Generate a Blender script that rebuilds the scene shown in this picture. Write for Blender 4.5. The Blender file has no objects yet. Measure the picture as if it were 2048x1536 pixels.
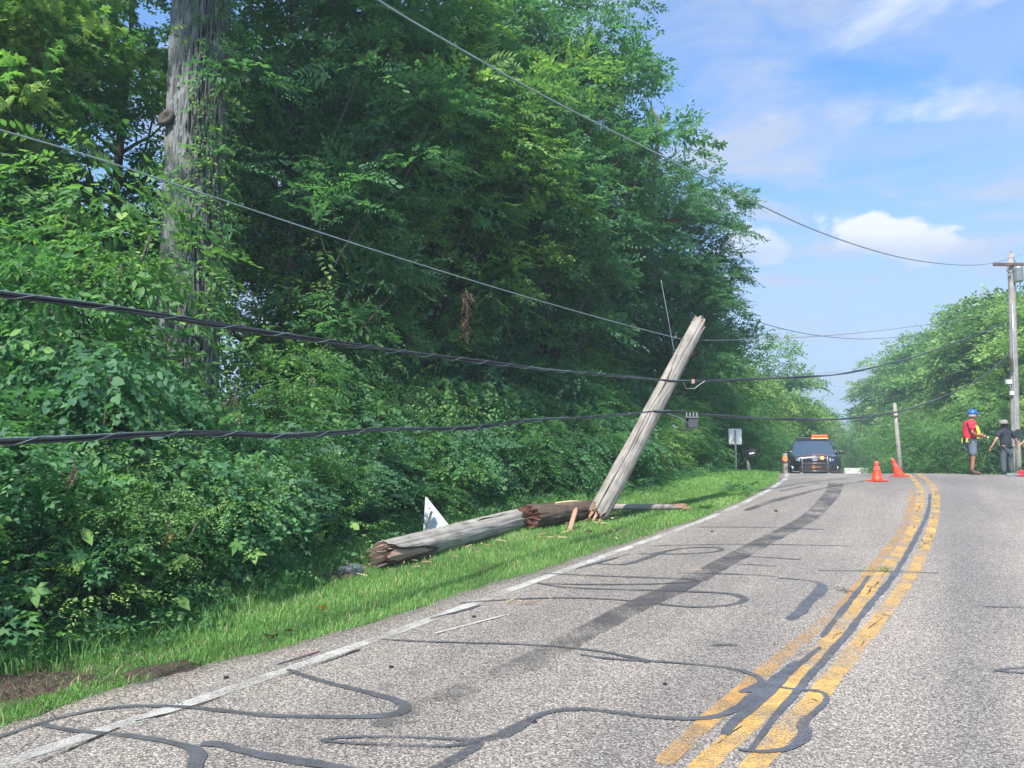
import bpy, bmesh, math, random
import numpy as np
from mathutils import Vector, Matrix

rnd = random.Random(7)
SC = bpy.context.scene
COL = SC.collection
PI = math.pi
R = math.radians

# ------------------------------------------------------------------ camera
CAMZ = 1.66
F = 1500.0 / 2048.0          # focal length over image width
PITCH = math.atan(147.0 / 1500.0)
cam_d = bpy.data.cameras.new("camera")
cam_d.sensor_width = 36.0
cam_d.lens = 36.0 * F
cam_d.clip_start = 0.05
cam_d.clip_end = 4000.0
cam = bpy.data.objects.new("camera", cam_d)
COL.objects.link(cam)
cam.location = (0, 0, CAMZ)
cam.rotation_euler = (PI / 2 + PITCH, 0, 0)
SC.camera = cam

# ------------------------------------------------------------------ sun and sky
SUN_EL = R(50.0)
SUN_DIR = Vector((-0.40, -0.92, 0)).normalized() * math.cos(SUN_EL) + Vector((0, 0, math.sin(SUN_EL)))
sun_d = bpy.data.lights.new("sun", 'SUN')
sun_d.energy = 3.9
sun_d.angle = R(2.0)
sun_d.color = (1.0, 0.95, 0.87)
sun = bpy.data.objects.new("sun", sun_d)
COL.objects.link(sun)
sun.rotation_euler = SUN_DIR.to_track_quat('Z', 'Y').to_euler()

world = bpy.data.worlds.new("World")
SC.world = world
world.use_nodes = True
wn, wl = world.node_tree.nodes, world.node_tree.links
wn.clear()
def wnode(t, **kw):
    n = wn.new(t)
    for k, v in kw.items(): setattr(n, k, v)
    return n
def wmath(op, a, b=None, clamp=False):
    n = wn.new('ShaderNodeMath'); n.operation = op; n.use_clamp = clamp
    for i, s in enumerate((a, b)):
        if s is None: continue
        if isinstance(s, (int, float)): n.inputs[i].default_value = s
        else: wl.new(s, n.inputs[i])
    return n.outputs[0]
def wmap(v, a, b, c=0.0, d=1.0):
    n = wn.new('ShaderNodeMapRange'); n.interpolation_type = 'SMOOTHSTEP'
    wl.new(v, n.inputs[0])
    for i, s in zip((1, 2, 3, 4), (a, b, c, d)): n.inputs[i].default_value = s
    return n.outputs[0]
def wmix(f, a, b):
    n = wn.new('ShaderNodeMix'); n.data_type = 'RGBA'
    if isinstance(f, float): n.inputs[0].default_value = f
    else: wl.new(f, n.inputs[0])
    for i, s in ((6, a), (7, b)):
        if isinstance(s, tuple): n.inputs[i].default_value = (*s, 1)
        else: wl.new(s, n.inputs[i])
    return n.outputs[2]
sky = wnode('ShaderNodeTexSky', sky_type='NISHITA', sun_disc=False)
sky.sun_elevation = SUN_EL
sky.sun_rotation = math.atan2(SUN_DIR.x, SUN_DIR.y)
sky.air_density = 1.0; sky.dust_density = 0.6; sky.ozone_density = 2.5
tc = wnode('ShaderNodeTexCoord')
sep = wnode('ShaderNodeSeparateXYZ'); wl.new(tc.outputs['Generated'], sep.inputs[0])
dx, dy, dz = sep.outputs
zz = wmath('ADD', wmath('MAXIMUM', dz, 0.0), 0.12)
comb = wnode('ShaderNodeCombineXYZ')
wl.new(wmath('DIVIDE', dx, zz), comb.inputs[0]); wl.new(wmath('DIVIDE', dy, zz), comb.inputs[1])
def wnoise(vec, scale, detail, rough, off=(0, 0, 0), sc=(1, 1, 1), dist=0.0):
    m = wn.new('ShaderNodeMapping'); wl.new(vec, m.inputs[0])
    m.inputs['Location'].default_value = off; m.inputs['Scale'].default_value = sc
    n = wn.new('ShaderNodeTexNoise'); wl.new(m.outputs[0], n.inputs['Vector'])
    n.inputs['Scale'].default_value = scale; n.inputs['Detail'].default_value = detail
    n.inputs['Roughness'].default_value = rough; n.inputs['Distortion'].default_value = dist
    return n.outputs['Fac']
veil = wnoise(comb.outputs[0], 0.55, 7.0, 0.55, (3.2, 1.4, 0), (1.0, 0.8, 1), 0.3)
veil_f = wmap(veil, 0.24, 0.48)
fine = wnoise(comb.outputs[0], 2.3, 8.0, 0.6, (0.4, 7.1, 0), (0.8, 1.1, 1), 0.5)
fine_f = wmap(fine, 0.36, 0.66)
veil_m = wmath('MULTIPLY', veil_f, wmath('ADD', wmath('MULTIPLY', fine_f, 0.95), 0.24), True)
low = wmap(dz, 0.10, 0.50, 0.92, 0.0)
veil_m = wmath('MAXIMUM', veil_m, low)
# cumulus puffs: noise in direction space, denser low in the sky
puff = wnoise(tc.outputs['Generated'], 3.6, 8.0, 0.55, (0.35, 0.2, 0.05), (1, 1, 2.6), 0.25)
puff_f = wmap(puff, 0.58, 0.74)
# the one big cumulus over the road, an ellipse of directions with a billowing rim and a flat base
ang = wmath('DIVIDE', dx, wmath('MAXIMUM', dy, 0.05))
ele = wmath('DIVIDE', dz, wmath('MAXIMUM', dy, 0.05))
bil = wnoise(tc.outputs['Generated'], 16.0, 8.0, 0.62, (0, 0, 0), (1, 1, 1.3), 0.4)
def ellipse(cx, cz, rx, rz, amp=1.7):
    u = wmath('DIVIDE', wmath('SUBTRACT', ang, cx), rx)
    v = wmath('DIVIDE', wmath('SUBTRACT', ele, cz), rz)
    d = wmath('SQRT', wmath('ADD', wmath('MULTIPLY', u, u), wmath('MULTIPLY', v, v)))
    d = wmath('ADD', d, wmath('MULTIPLY', wmath('SUBTRACT', bil, 0.5), -amp * 2))
    return wmap(d, 1.15, 0.55)
big = wmath('MAXIMUM', ellipse(0.465, 0.300, 0.052, 0.034), ellipse(0.55, 0.292, 0.085, 0.026))
big = wmath('MAXIMUM', big, wmath('MULTIPLY', ellipse(0.62, 0.285, 0.10, 0.022), 0.6))
big = wmath('MAXIMUM', big, wmath('MULTIPLY', ellipse(0.33, 0.287, 0.04, 0.022), 0.7))
big = wmath('MAXIMUM', big, wmath('MULTIPLY', ellipse(0.463, 0.105, 0.045, 0.006), 0.8))
front = wmap(dy, 0.1, 0.3)
big = wmath('MULTIPLY', big, front)
clear = wmath('MULTIPLY', wmath('MAXIMUM', ellipse(0.66, 0.60, 0.30, 0.13, 0.5), wmath('MULTIPLY', ellipse(0.58, 0.43, 0.22, 0.07, 0.8), 0.8)), front)
veil_m = wmath('MULTIPLY', veil_m, wmath('SUBTRACT', 1.0, wmath('MULTIPLY', clear, 0.55)))
skyc = wn.new('ShaderNodeMix'); skyc.data_type = 'RGBA'; skyc.blend_type = 'MULTIPLY'; skyc.inputs[0].default_value = 1.0
wl.new(sky.outputs[0], skyc.inputs[6]); skyc.inputs[7].default_value = (0.30, 0.68, 1.0, 1)
SKY_S = 0.15
veil_col = tuple(c / SKY_S for c in (0.30, 0.335, 0.415))
puff_col = tuple(c / SKY_S for c in (0.50, 0.51, 0.535))
c1 = wmix(wmath('MULTIPLY', veil_m, 0.88), skyc.outputs[2], veil_col)
c2 = wmix(wmath('MULTIPLY', puff_f, 0.75), c1, puff_col)
shade = wmath('ADD', wmap(ele, 0.27, 0.318), wmath('MULTIPLY', wmath('SUBTRACT', bil, 0.5), 1.1), True)
big_col = wmix(shade, tuple(c / SKY_S for c in (0.33, 0.365, 0.46)), puff_col)
c3 = wmix(wmath('MULTIPLY', big, 0.95), c2, big_col)
bg = wnode('ShaderNodeBackground'); bg.inputs[1].default_value = SKY_S
wl.new(c3, bg.inputs[0])
wo = wnode('ShaderNodeOutputWorld'); wl.new(bg.outputs[0], wo.inputs[0])

SC.view_settings.view_transform = 'Standard'
SC.view_settings.look = 'None'
SC.view_settings.exposure = 1.08
SC.view_settings.gamma = 1.0
SC.render.engine = 'CYCLES'
SC.cycles.use_denoising = True
SC.cycles.max_bounces = 6
SC.cycles.diffuse_bounces = 4
SC.cycles.transmission_bounces = 4
SC.cycles.transparent_max_bounces = 8
SC.cycles.sample_clamp_indirect = 4.0

# ------------------------------------------------------------------ tags
def tag(o, label=None, cat=None, group=None, kind=None):
    if label: o['label'] = label
    if cat: o['category'] = cat
    if group: o['group'] = group
    if kind: o['kind'] = kind
    return o
def empty(name, loc=(0, 0, 0), rz=0.0, **kw):
    o = bpy.data.objects.new(name, None); COL.objects.link(o)
    o.location = loc; o.rotation_euler = (0, 0, rz); o.empty_display_size = 0.2
    return tag(o, **kw)
def link(name, me, mat=None, parent=None, loc=None, rot=None, scale=None):
    o = bpy.data.objects.new(name, me); COL.objects.link(o)
    if mat is not None and not me.materials: me.materials.append(mat)
    if parent is not None: o.parent = parent
    if loc is not None: o.location = loc
    if rot is not None: o.rotation_euler = rot
    if scale is not None: o.scale = scale
    return o

class MB:
    """collects polygons, builds one mesh"""
    def __init__(s): s.v = []; s.f = []; s.m = []
    def add(s, vs, fs, mi=0):
        o = len(s.v); s.v += [tuple(v) for v in vs]; s.f += [tuple(i + o for i in f) for f in fs]; s.m += [mi] * len(fs)
        return s
    def box(s, c, d, rot=None, mi=0):
        x, y, z = (k / 2 for k in d)
        vs = [Vector((a * x, b * y, e * z)) for a in (-1, 1) for b in (-1, 1) for e in (-1, 1)]
        if rot is not None: vs = [rot @ v for v in vs]
        vs = [v + Vector(c) for v in vs]
        return s.add(vs, [(0, 1, 3, 2), (4, 6, 7, 5), (0, 4, 5, 1), (2, 3, 7, 6), (0, 2, 6, 4), (1, 5, 7, 3)], mi)
    def tube(s, pts, rad, n=8, caps=True, mi=0):
        pts = [Vector(p) for p in pts]
        if not hasattr(rad, '__len__'): rad = [rad] * len(pts)
        vs = []; prev = None
        for i, p in enumerate(pts):
            t = (pts[min(i + 1, len(pts) - 1)] - pts[max(i - 1, 0)]).normalized()
            if prev is None:
                a = Vector((0, 0, 1)) if abs(t.z) < 0.9 else Vector((1, 0, 0))
                u = t.cross(a).normalized()
            else:
                u = (prev - t * prev.dot(t)).normalized()
            prev = u; w = t.cross(u)
            for k in range(n):
                an = 2 * PI * k / n
                vs.append(p + (u * math.cos(an) + w * math.sin(an)) * rad[i])
        fs = [(i * n + k, i * n + (k + 1) % n, (i + 1) * n + (k + 1) % n, (i + 1) * n + k) for i in range(len(pts) - 1) for k in range(n)]
        if caps: fs += [tuple(range(n))[::-1], tuple((len(pts) - 1) * n + k for k in range(n))]
        return s.add(vs, fs, mi)
    def lathe(s, prof, n=16, c=(0, 0, 0), mi=0):
        vs = [(c[0] + r * math.cos(2 * PI * k / n), c[1] + r * math.sin(2 * PI * k / n), c[2] + z) for r, z in prof for k in range(n)]
        fs = [(i * n + k, i * n + (k + 1) % n, (i + 1) * n + (k + 1) % n, (i + 1) * n + k) for i in range(len(prof) - 1) for k in range(n)]
        fs += [tuple(range(n))[::-1], tuple((len(prof) - 1) * n + k for k in range(n))]
        return s.add(vs, fs, mi)
    def prism(s, poly, d, mi=0):
        """poly: list of 3d points, d: extrusion vector"""
        n = len(poly); d = Vector(d)
        vs = [Vector(p) for p in poly] + [Vector(p) + d for p in poly]
        return s.add(vs, [tuple(range(n))[::-1], tuple(range(n, 2 * n))] + [(k, (k + 1) % n, n + (k + 1) % n, n + k) for k in range(n)], mi)
    def mesh(s, name, mats=(), smooth=False):
        me = bpy.data.meshes.new(name); me.from_pydata(s.v, [], s.f)
        for m in mats: me.materials.append(m)
        if len(mats) > 1: me.polygons.foreach_set('material_index', s.m)
        if smooth: me.polygons.foreach_set('use_smooth', [True] * len(s.f))
        me.update(); return me
    def build(s, name, mat, parent=None, smooth=False, bevel=0.0, **kw):
        mats = mat if isinstance(mat, (list, tuple)) else [mat]
        o = link(name, s.mesh(name, mats, smooth), None, parent, **kw)
        if bevel:
            b = o.modifiers.new('bevel', 'BEVEL'); b.width = bevel; b.segments = 2; b.limit_method = 'ANGLE'
        return o

def np_mesh(name, V, Q, mat, smooth=False, attr=None):
    """V (n,3), Q (m,k) equal-sided faces"""
    V = np.asarray(V, np.float32); Q = np.asarray(Q, np.int32)
    me = bpy.data.meshes.new(name)
    me.vertices.add(len(V)); me.vertices.foreach_set('co', V.ravel())
    k = Q.shape[1]
    me.loops.add(Q.size); me.loops.foreach_set('vertex_index', Q.ravel())
    me.polygons.add(len(Q))
    me.polygons.foreach_set('loop_start', np.arange(0, Q.size, k, dtype=np.int32))
    if smooth: me.polygons.foreach_set('use_smooth', np.ones(len(Q), bool))
    if attr is not None:
        a = me.attributes.new('lv', 'FLOAT', 'FACE'); a.data.foreach_set('value', np.asarray(attr, np.float32))
    me.update(calc_edges=True)
    if mat is not None: me.materials.append(mat)
    return me

# ------------------------------------------------------------------ materials
def newmat(name):
    m = bpy.data.materials.new(name); m.use_nodes = True
    nt = m.node_tree; return m, nt, nt.nodes['Principled BSDF'], nt.nodes['Material Output']
def nn(nt, t, **kw):
    n = nt.nodes.new(t)
    for k, v in kw.items(): setattr(n, k, v)
    return n
def tnoise(nt, scale, detail=4.0, rough=0.55, sc=(1, 1, 1), coord='Object', dist=0.0, off=(0, 0, 0)):
    t = nn(nt, 'ShaderNodeTexCoord'); m = nn(nt, 'ShaderNodeMapping'); m.inputs['Scale'].default_value = sc
    m.inputs['Location'].default_value = off
    nt.links.new(t.outputs[coord], m.inputs[0])
    n = nn(nt, 'ShaderNodeTexNoise'); nt.links.new(m.outputs[0], n.inputs['Vector'])
    n.inputs['Scale'].default_value = scale; n.inputs['Detail'].default_value = detail
    n.inputs['Roughness'].default_value = rough; n.inputs['Distortion'].default_value = dist
    return n.outputs['Fac']
def ramp(nt, fac, stops, interp='LINEAR'):
    r = nn(nt, 'ShaderNodeValToRGB'); r.color_ramp.interpolation = interp
    e = r.color_ramp.elements
    while len(e) > len(stops): e.remove(e[-1])
    while len(e) < len(stops): e.new(0.5)
    for el, (p, c) in zip(e, stops):
        el.position = p; el.color = (*c, 1) if not isinstance(c, (int, float)) else (c, c, c, 1)
    if fac is not None: nt.links.new(fac, r.inputs[0])
    return r.outputs[0]
def mixc(nt, f, a, b, mode='MIX'):
    n = nn(nt, 'ShaderNodeMix', data_type='RGBA', blend_type=mode)
    if isinstance(f, (int, float)): n.inputs[0].default_value = f
    else: nt.links.new(f, n.inputs[0])
    for i, s in ((6, a), (7, b)):
        if isinstance(s, tuple): n.inputs[i].default_value = (*s, 1)
        else: nt.links.new(s, n.inputs[i])
    return n.outputs[2]
def bump(nt, h, strength=0.5, dist=0.01, bsdf=None):
    b = nn(nt, 'ShaderNodeBump'); b.inputs['Strength'].default_value = strength; b.inputs['Distance'].default_value = dist
    nt.links.new(h, b.inputs['Height'])
    if bsdf: nt.links.new(b.outputs[0], bsdf.inputs['Normal'])
    return b.outputs[0]
def simple(name, col, rough=0.6, metal=0.0, var=0.15, scale=6.0, emit=0.0, coat=0.0, spec=None, emitc=None):
    m, nt, p, out = newmat(name)
    n = tnoise(nt, scale, 5)
    lo = tuple(c * (1 - var) for c in col); hi = tuple(min(1, c * (1 + var)) for c in col)
    nt.links.new(ramp(nt, n, [(0.3, lo), (0.7, hi)]), p.inputs['Base Color'])
    p.inputs['Roughness'].default_value = rough; p.inputs['Metallic'].default_value = metal
    if spec is not None: p.inputs['Specular IOR Level'].default_value = spec
    if coat: p.inputs['Coat Weight'].default_value = coat; p.inputs['Coat Roughness'].default_value = 0.05
    if emit: p.inputs['Emission Color'].default_value = (*(emitc or col), 1); p.inputs['Emission Strength'].default_value = emit
    return m

def leafmat(name, stops, trans=0.46, rough=0.6, huevar=0.028):
    m, nt, p, out = newmat(name)
    a = nn(nt, 'ShaderNodeAttribute', attribute_name='lv')
    oi = nn(nt, 'ShaderNodeObjectInfo')
    big = tnoise(nt, 0.9, 3.0)
    s = nn(nt, 'ShaderNodeMath', operation='ADD'); nt.links.new(a.outputs['Fac'], s.inputs[0])
    s2 = nn(nt, 'ShaderNodeMath', operation='MULTIPLY_ADD'); nt.links.new(big, s2.inputs[0]); s2.inputs[1].default_value = 0.7; s2.inputs[2].default_value = -0.35
    nt.links.new(s2.outputs[0], s.inputs[1])
    c = ramp(nt, s.outputs[0], stops)
    hs = nn(nt, 'ShaderNodeHueSaturation'); nt.links.new(c, hs.inputs['Color'])
    mr = nn(nt, 'ShaderNodeMapRange'); nt.links.new(oi.outputs['Random'], mr.inputs[0])
    mr.inputs[3].default_value = 0.5 - huevar; mr.inputs[4].default_value = 0.5 + huevar
    nt.links.new(mr.outputs[0], hs.inputs['Hue'])
    mr2 = nn(nt, 'ShaderNodeMapRange'); nt.links.new(oi.outputs['Random'], mr2.inputs[0])
    mr2.inputs[3].default_value = 1.3; mr2.inputs[4].default_value = 0.85
    nt.links.new(mr2.outputs[0], hs.inputs['Value'])
    nt.links.new(hs.outputs[0], p.inputs['Base Color'])
    p.inputs['Roughness'].default_value = rough; p.inputs['Specular IOR Level'].default_value = 0.4
    tr = nn(nt, 'ShaderNodeBsdfTranslucent')
    tcx = mixc(nt, 1.0, hs.outputs[0], (1.35, 1.5, 0.7), 'MULTIPLY')
    nt.links.new(tcx, tr.inputs['Color'])
    mx = nn(nt, 'ShaderNodeMixShader'); mx.inputs[0].default_value = trans
    nt.links.new(p.outputs[0], mx.inputs[1]); nt.links.new(tr.outputs[0], mx.inputs[2])
    nt.links.new(mx.outputs[0], out.inputs[0])
    return m

M = {}
M['leaf_deep'] = leafmat('leaf_deep', [(0.0, (0.05, 0.14, 0.085)), (0.45, (0.09, 0.225, 0.112)), (0.8, (0.14, 0.305, 0.12)), (1.0, (0.24, 0.41, 0.115))])  # green leaf sets: yellow-green end stops put sun-caught tips into the colour
M['leaf_mid'] = leafmat('leaf_mid', [(0.0, (0.06, 0.155, 0.075)), (0.45, (0.105, 0.245, 0.085)), (0.8, (0.19, 0.37, 0.10)), (1.0, (0.37, 0.53, 0.11))])
M['leaf_bright'] = leafmat('leaf_bright', [(0.0, (0.08, 0.17, 0.065)), (0.45, (0.15, 0.28, 0.085)), (0.8, (0.25, 0.41, 0.11)), (1.0, (0.40, 0.55, 0.15))], 0.4)
M['leaf_far'] = leafmat('leaf_far', [(0.0, (0.06, 0.135, 0.06)), (0.45, (0.12, 0.235, 0.08)), (0.8, (0.23, 0.38, 0.10)), (1.0, (0.42, 0.56, 0.15))], 0.35)
M['leaf_dry'] = leafmat('leaf_dry', [(0.0, (0.04, 0.022, 0.018)), (0.5, (0.08, 0.04, 0.03)), (1.0, (0.2, 0.13, 0.085))], 0.2)
M['leaf_orange'] = leafmat('leaf_orange', [(0.0, (0.4, 0.14, 0.04)), (0.5, (0.55, 0.24, 0.07)), (1.0, (0.6, 0.35, 0.12))], 0.3)
M['leaf_rust'] = leafmat('leaf_rust', [(0.0, (0.16, 0.06, 0.02)), (0.5, (0.26, 0.10, 0.03)), (1.0, (0.36, 0.20, 0.06))], 0.3)
M['grass'] = leafmat('grass', [(0.0, (0.10, 0.21, 0.055)), (0.45, (0.18, 0.35, 0.09)), (0.8, (0.27, 0.45, 0.13)), (1.0, (0.5, 0.58, 0.3))], 0.35, 0.5)

def road_mat():
    m, nt, p, out = newmat('asphalt_chipseal')
    tcn = nn(nt, 'ShaderNodeTexCoord')
    vo = nn(nt, 'ShaderNodeTexVoronoi'); vo.inputs['Scale'].default_value = 100.0; nt.links.new(tcn.outputs['Object'], vo.inputs['Vector'])
    vo2 = nn(nt, 'ShaderNodeTexVoronoi'); vo2.inputs['Scale'].default_value = 150.0; nt.links.new(tcn.outputs['Object'], vo2.inputs['Vector'])
    sx = nn(nt, 'ShaderNodeSeparateXYZ'); nt.links.new(vo.outputs['Color'], sx.inputs[0])
    chips = ramp(nt, sx.outputs[0], [(0.0, (0.06, 0.057, 0.055)), (0.22, (0.17, 0.158, 0.146)), (0.5, (0.33, 0.302, 0.275)), (0.78, (0.52, 0.47, 0.42)), (1.0, (0.88, 0.79, 0.71))])
    sx2 = nn(nt, 'ShaderNodeSeparateXYZ'); nt.links.new(vo2.outputs['Color'], sx2.inputs[0])
    chips2 = ramp(nt, sx2.outputs[1], [(0.0, (0.10, 0.095, 0.09)), (0.5, (0.31, 0.283, 0.257)), (1.0, (0.62, 0.55, 0.49))])
    c = mixc(nt, 0.34, chips, chips2)
    gap = ramp(nt, vo.outputs['Distance'], [(0.35, 1.0), (0.75, 0.55)])
    c = mixc(nt, 1.0, c, gap, 'MULTIPLY')
    big = tnoise(nt, 0.5, 5.0, 0.6, (1, 1, 1))
    tone = ramp(nt, big, [(0.3, (0.74, 0.745, 0.75)), (0.7, (0.98, 0.965, 0.95))])
    c = mixc(nt, 1.0, c, tone, 'MULTIPLY')
    # wear bands along the wheel paths: noise stretched along the road direction
    t2 = nn(nt, 'ShaderNodeMapping'); t2.inputs['Rotation'].default_value = (0, 0, R(-58.3)); nt.links.new(tcn.outputs['Object'], t2.inputs[0])
    t3 = nn(nt, 'ShaderNodeMapping'); t3.inputs['Scale'].default_value = (0.06, 1.3, 1); nt.links.new(t2.outputs[0], t3.inputs[0])
    nz = nn(nt, 'ShaderNodeTexNoise'); nz.inputs['Scale'].default_value = 1.0; nz.inputs['Detail'].default_value = 3; nt.links.new(t3.outputs[0], nz.inputs['Vector'])
    band = ramp(nt, nz.outputs['Fac'], [(0.35, (0.80, 0.81, 0.83)), (0.65, (1.14, 1.12, 1.10))])
    c = mixc(nt, 1.0, c, band, 'MULTIPLY')
    nt.links.new(c, p.inputs['Base Color'])
    p.inputs['Roughness'].default_value = 0.72; p.inputs['Specular IOR Level'].default_value = 0.45
    inv = nn(nt, 'ShaderNodeMath', operation='SUBTRACT'); inv.inputs[0].default_value = 1.0; nt.links.new(vo.outputs['Distance'], inv.inputs[1])
    bump(nt, inv.outputs[0], 0.7, 0.006, p)
    return m
M['road'] = road_mat()

def sealant_mat(name, col, alpha_lo=None, rough=0.42):
    m, nt, p, out = newmat(name)
    n = tnoise(nt, 9.0, 6.0, 0.65)
    nt.links.new(ramp(nt, n, [(0.3, tuple(c * 0.75 for c in col)), (0.7, tuple(c * 1.3 for c in col))]), p.inputs['Base Color'])
    p.inputs['Roughness'].default_value = rough
    b = tnoise(nt, 60.0, 3.0)
    bump(nt, b, 0.25, 0.004, p)
    if alpha_lo is not None:
        g = tnoise(nt, 85.0, 3.0, 0.6); g2 = tnoise(nt, 2.4, 4.0, 0.6)
        ad = nn(nt, 'ShaderNodeMath', operation='ADD'); nt.links.new(g, ad.inputs[0]); nt.links.new(g2, ad.inputs[1])
        a = ramp(nt, ad.outputs[0], [(alpha_lo[0] / 2, 1.0), (alpha_lo[1] / 2, 0.0)])
        hf = nn(nt, 'ShaderNodeMath', operation='MULTIPLY'); nt.links.new(ad.outputs[0], hf.inputs[0]); hf.inputs[1].default_value = 0.5
        a = ramp(nt, hf.outputs[0], [(alpha_lo[0] / 2, 1.0), (alpha_lo[1] / 2, 0.0)])
        nt.links.new(a, p.inputs['Alpha'])
    return m
M['sealant'] = sealant_mat('tar_sealant', (0.095, 0.10, 0.114), (0.97, 1.34), 0.45)
M['skid'] = sealant_mat('skid_rubber', (0.085, 0.082, 0.085), (0.78, 1.18), 0.6)
M['skid_faint'] = sealant_mat('skid_rubber_faint', (0.095, 0.092, 0.092), (0.74, 1.10), 0.6)
M['white_paint'] = sealant_mat('white_road_paint', (0.50, 0.49, 0.465), (0.86, 1.28), 0.6)
M['white_worn'] = sealant_mat('white_worn_paint', (0.6, 0.6, 0.6), (0.85, 1.2), 0.6)
M['yellow_paint'] = sealant_mat('yellow_road_paint', (0.66, 0.40, 0.12), (0.80, 1.20), 0.6)
M['yellow_worn'] = sealant_mat('faded_orange_paint', (0.52, 0.30, 0.10), (0.74, 1.18), 0.65)
M['pink_paint'] = sealant_mat('pink_marking_paint', (0.6, 0.2, 0.22), (0.70, 1.02), 0.6)
M['crack'] = simple('open_crack', (0.02, 0.018, 0.016), 0.9)

def ground_mat():
    m, nt, p, out = newmat('verge_soil_and_turf')
    n = tnoise(nt, 1.1, 6.0, 0.6); n2 = tnoise(nt, 40.0, 4.0, 0.6)
    turf = ramp(nt, n2, [(0.3, (0.028, 0.062, 0.014)), (0.7, (0.075, 0.15, 0.03))])
    soil = ramp(nt, n2, [(0.3, (0.035, 0.024, 0.016)), (0.7, (0.11, 0.075, 0.05))])
    f = ramp(nt, n, [(0.56, 0.0), (0.66, 1.0)])
    nt.links.new(mixc(nt, f, turf, soil), p.inputs['Base Color'])
    p.inputs['Roughness'].default_value = 0.95
    bump(nt, n2, 0.6, 0.02, p)
    return m
M['ground'] = ground_mat()
M['dirt'] = simple('bare_dirt', (0.05, 0.034, 0.025), 0.95, var=0.6, scale=24)

def bark_mat(name, lo, hi, sc=(9, 9, 1.2), scale=4.0, bstr=0.8, rot=None):
    m, nt, p, out = newmat(name)
    n = tnoise(nt, scale, 8.0, 0.62, sc, dist=0.4); n2 = tnoise(nt, 3.0, 4.0)
    c = ramp(nt, n, [(0.32, lo), (0.5, tuple((a + b) / 2 for a, b in zip(lo, hi))), (0.68, hi)])
    c = mixc(nt, 0.5, c, ramp(nt, n2, [(0.3, tuple(x * 0.8 for x in lo)), (0.7, tuple(min(1, x * 1.05) for x in hi))]))
    nt.links.new(c, p.inputs['Base Color']); p.inputs['Roughness'].default_value = 0.9
    bump(nt, n, bstr, 0.02, p)
    return m
M['bark'] = bark_mat('grey_bark', (0.10, 0.10, 0.10), (0.32, 0.32, 0.32), (14, 14, 1.0))
m_, nt_, p_, o_ = newmat('ridged_grey_bark')
a_ = nn(nt_, 'ShaderNodeAttribute', attribute_name='lv')
fb_ = tnoise(nt_, 5.0, 8.0, .65, (12, 12, 1.5)); fm_ = tnoise(nt_, 1.4, 4.0)
c_ = ramp(nt_, a_.outputs['Fac'], [(0.45, (0.02, 0.02, 0.02)), (0.72, (0.10, 0.102, 0.105)), (0.92, (0.26, 0.27, 0.28))])
c_ = mixc(nt_, 0.7, c_, ramp(nt_, fb_, [(0.3, (0.75, 0.75, 0.75)), (0.7, (1.2, 1.2, 1.2))]), 'MULTIPLY')
c_ = mixc(nt_, ramp(nt_, fm_, [(0.5, 0.0), (0.75, 0.45)]), c_, (0.10, 0.13, 0.08))
nt_.links.new(c_, p_.inputs['Base Color']); p_.inputs['Roughness'].default_value = .95
bump(nt_, fb_, .8, .02, p_)
M['bark_ridged'] = m_
M['bark_dark'] = bark_mat('dark_bark', (0.03, 0.026, 0.022), (0.12, 0.10, 0.085))
M['pole_wood'] = bark_mat('weathered_pole_wood', (0.13, 0.115, 0.10), (0.52, 0.48, 0.44), (18, 18, 0.6), 3.0, 0.8)
M['pole_brown'] = bark_mat('creosoted_butt_wood', (0.04, 0.026, 0.02), (0.19, 0.13, 0.10), (14, 14, 1.0), 3.0, 0.9)
M['split_wood'] = bark_mat('split_inner_wood', (0.25, 0.16, 0.115), (0.52, 0.40, 0.32), (18, 18, 0.8), 3.0, 0.6)
M['fresh_wood'] = bark_mat('fresh_splinter_wood', (0.34, 0.17, 0.11), (0.60, 0.38, 0.27), (20, 20, 0.8), 3.0, 0.5)
M['pale_wood'] = bark_mat('pale_fresh_wood', (0.6, 0.42, 0.22), (0.85, 0.68, 0.42), (20, 20, 0.8), 3.0, 0.5)
M['rot_wood'] = bark_mat('rotten_red_heartwood', (0.035, 0.016, 0.012), (0.23, 0.095, 0.065), (10, 10, 10), 4.0, 1.0)
M['cable'] = simple('black_cable_jacket', (0.03, 0.033, 0.042), 0.38, var=0.3)
M['steel_wire'] = simple('galvanised_wire', (0.36, 0.43, 0.45), 0.4, 0.7)
M['thin_wire'] = simple('weathered_conductor', (0.22, 0.23, 0.25), 0.5, 0.4)
M['dark_metal'] = simple('dark_grey_box_plastic', (0.07, 0.075, 0.085), 0.5)
M['galv'] = simple('galvanised_steel', (0.45, 0.46, 0.48), 0.45, 0.6)
M['alu'] = simple('aluminium_sign_back', (0.72, 0.78, 0.86), 0.5, 0.15, var=0.06)
M['sign_back'] = simple('white_sign_back', (0.86, 0.85, 0.83), 0.55, 0.0, var=0.05)
M['steel_post'] = simple('olive_steel_post', (0.13, 0.125, 0.10), 0.6)
M['rock'] = simple('blue_grey_rock', (0.085, 0.095, 0.12), 0.85, var=0.5, scale=14)
M['cone'] = simple('cone_orange', (0.9, 0.07, 0.025), 0.5, var=0.06)
M['cone_band'] = simple('cone_worn_band', (0.75, 0.13, 0.09), 0.45, var=0.1)
M['black_paint'] = simple('black_car_paint', (0.008, 0.009, 0.012), 0.18, coat=1.0, var=0.1)
M['black_plastic'] = simple('black_plastic', (0.018, 0.018, 0.02), 0.5)
M['black_rubber'] = simple('tyre_rubber', (0.02, 0.02, 0.02), 0.85)
M['chrome'] = simple('chrome', (0.75, 0.76, 0.78), 0.12, 1.0, var=0.03)
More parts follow.
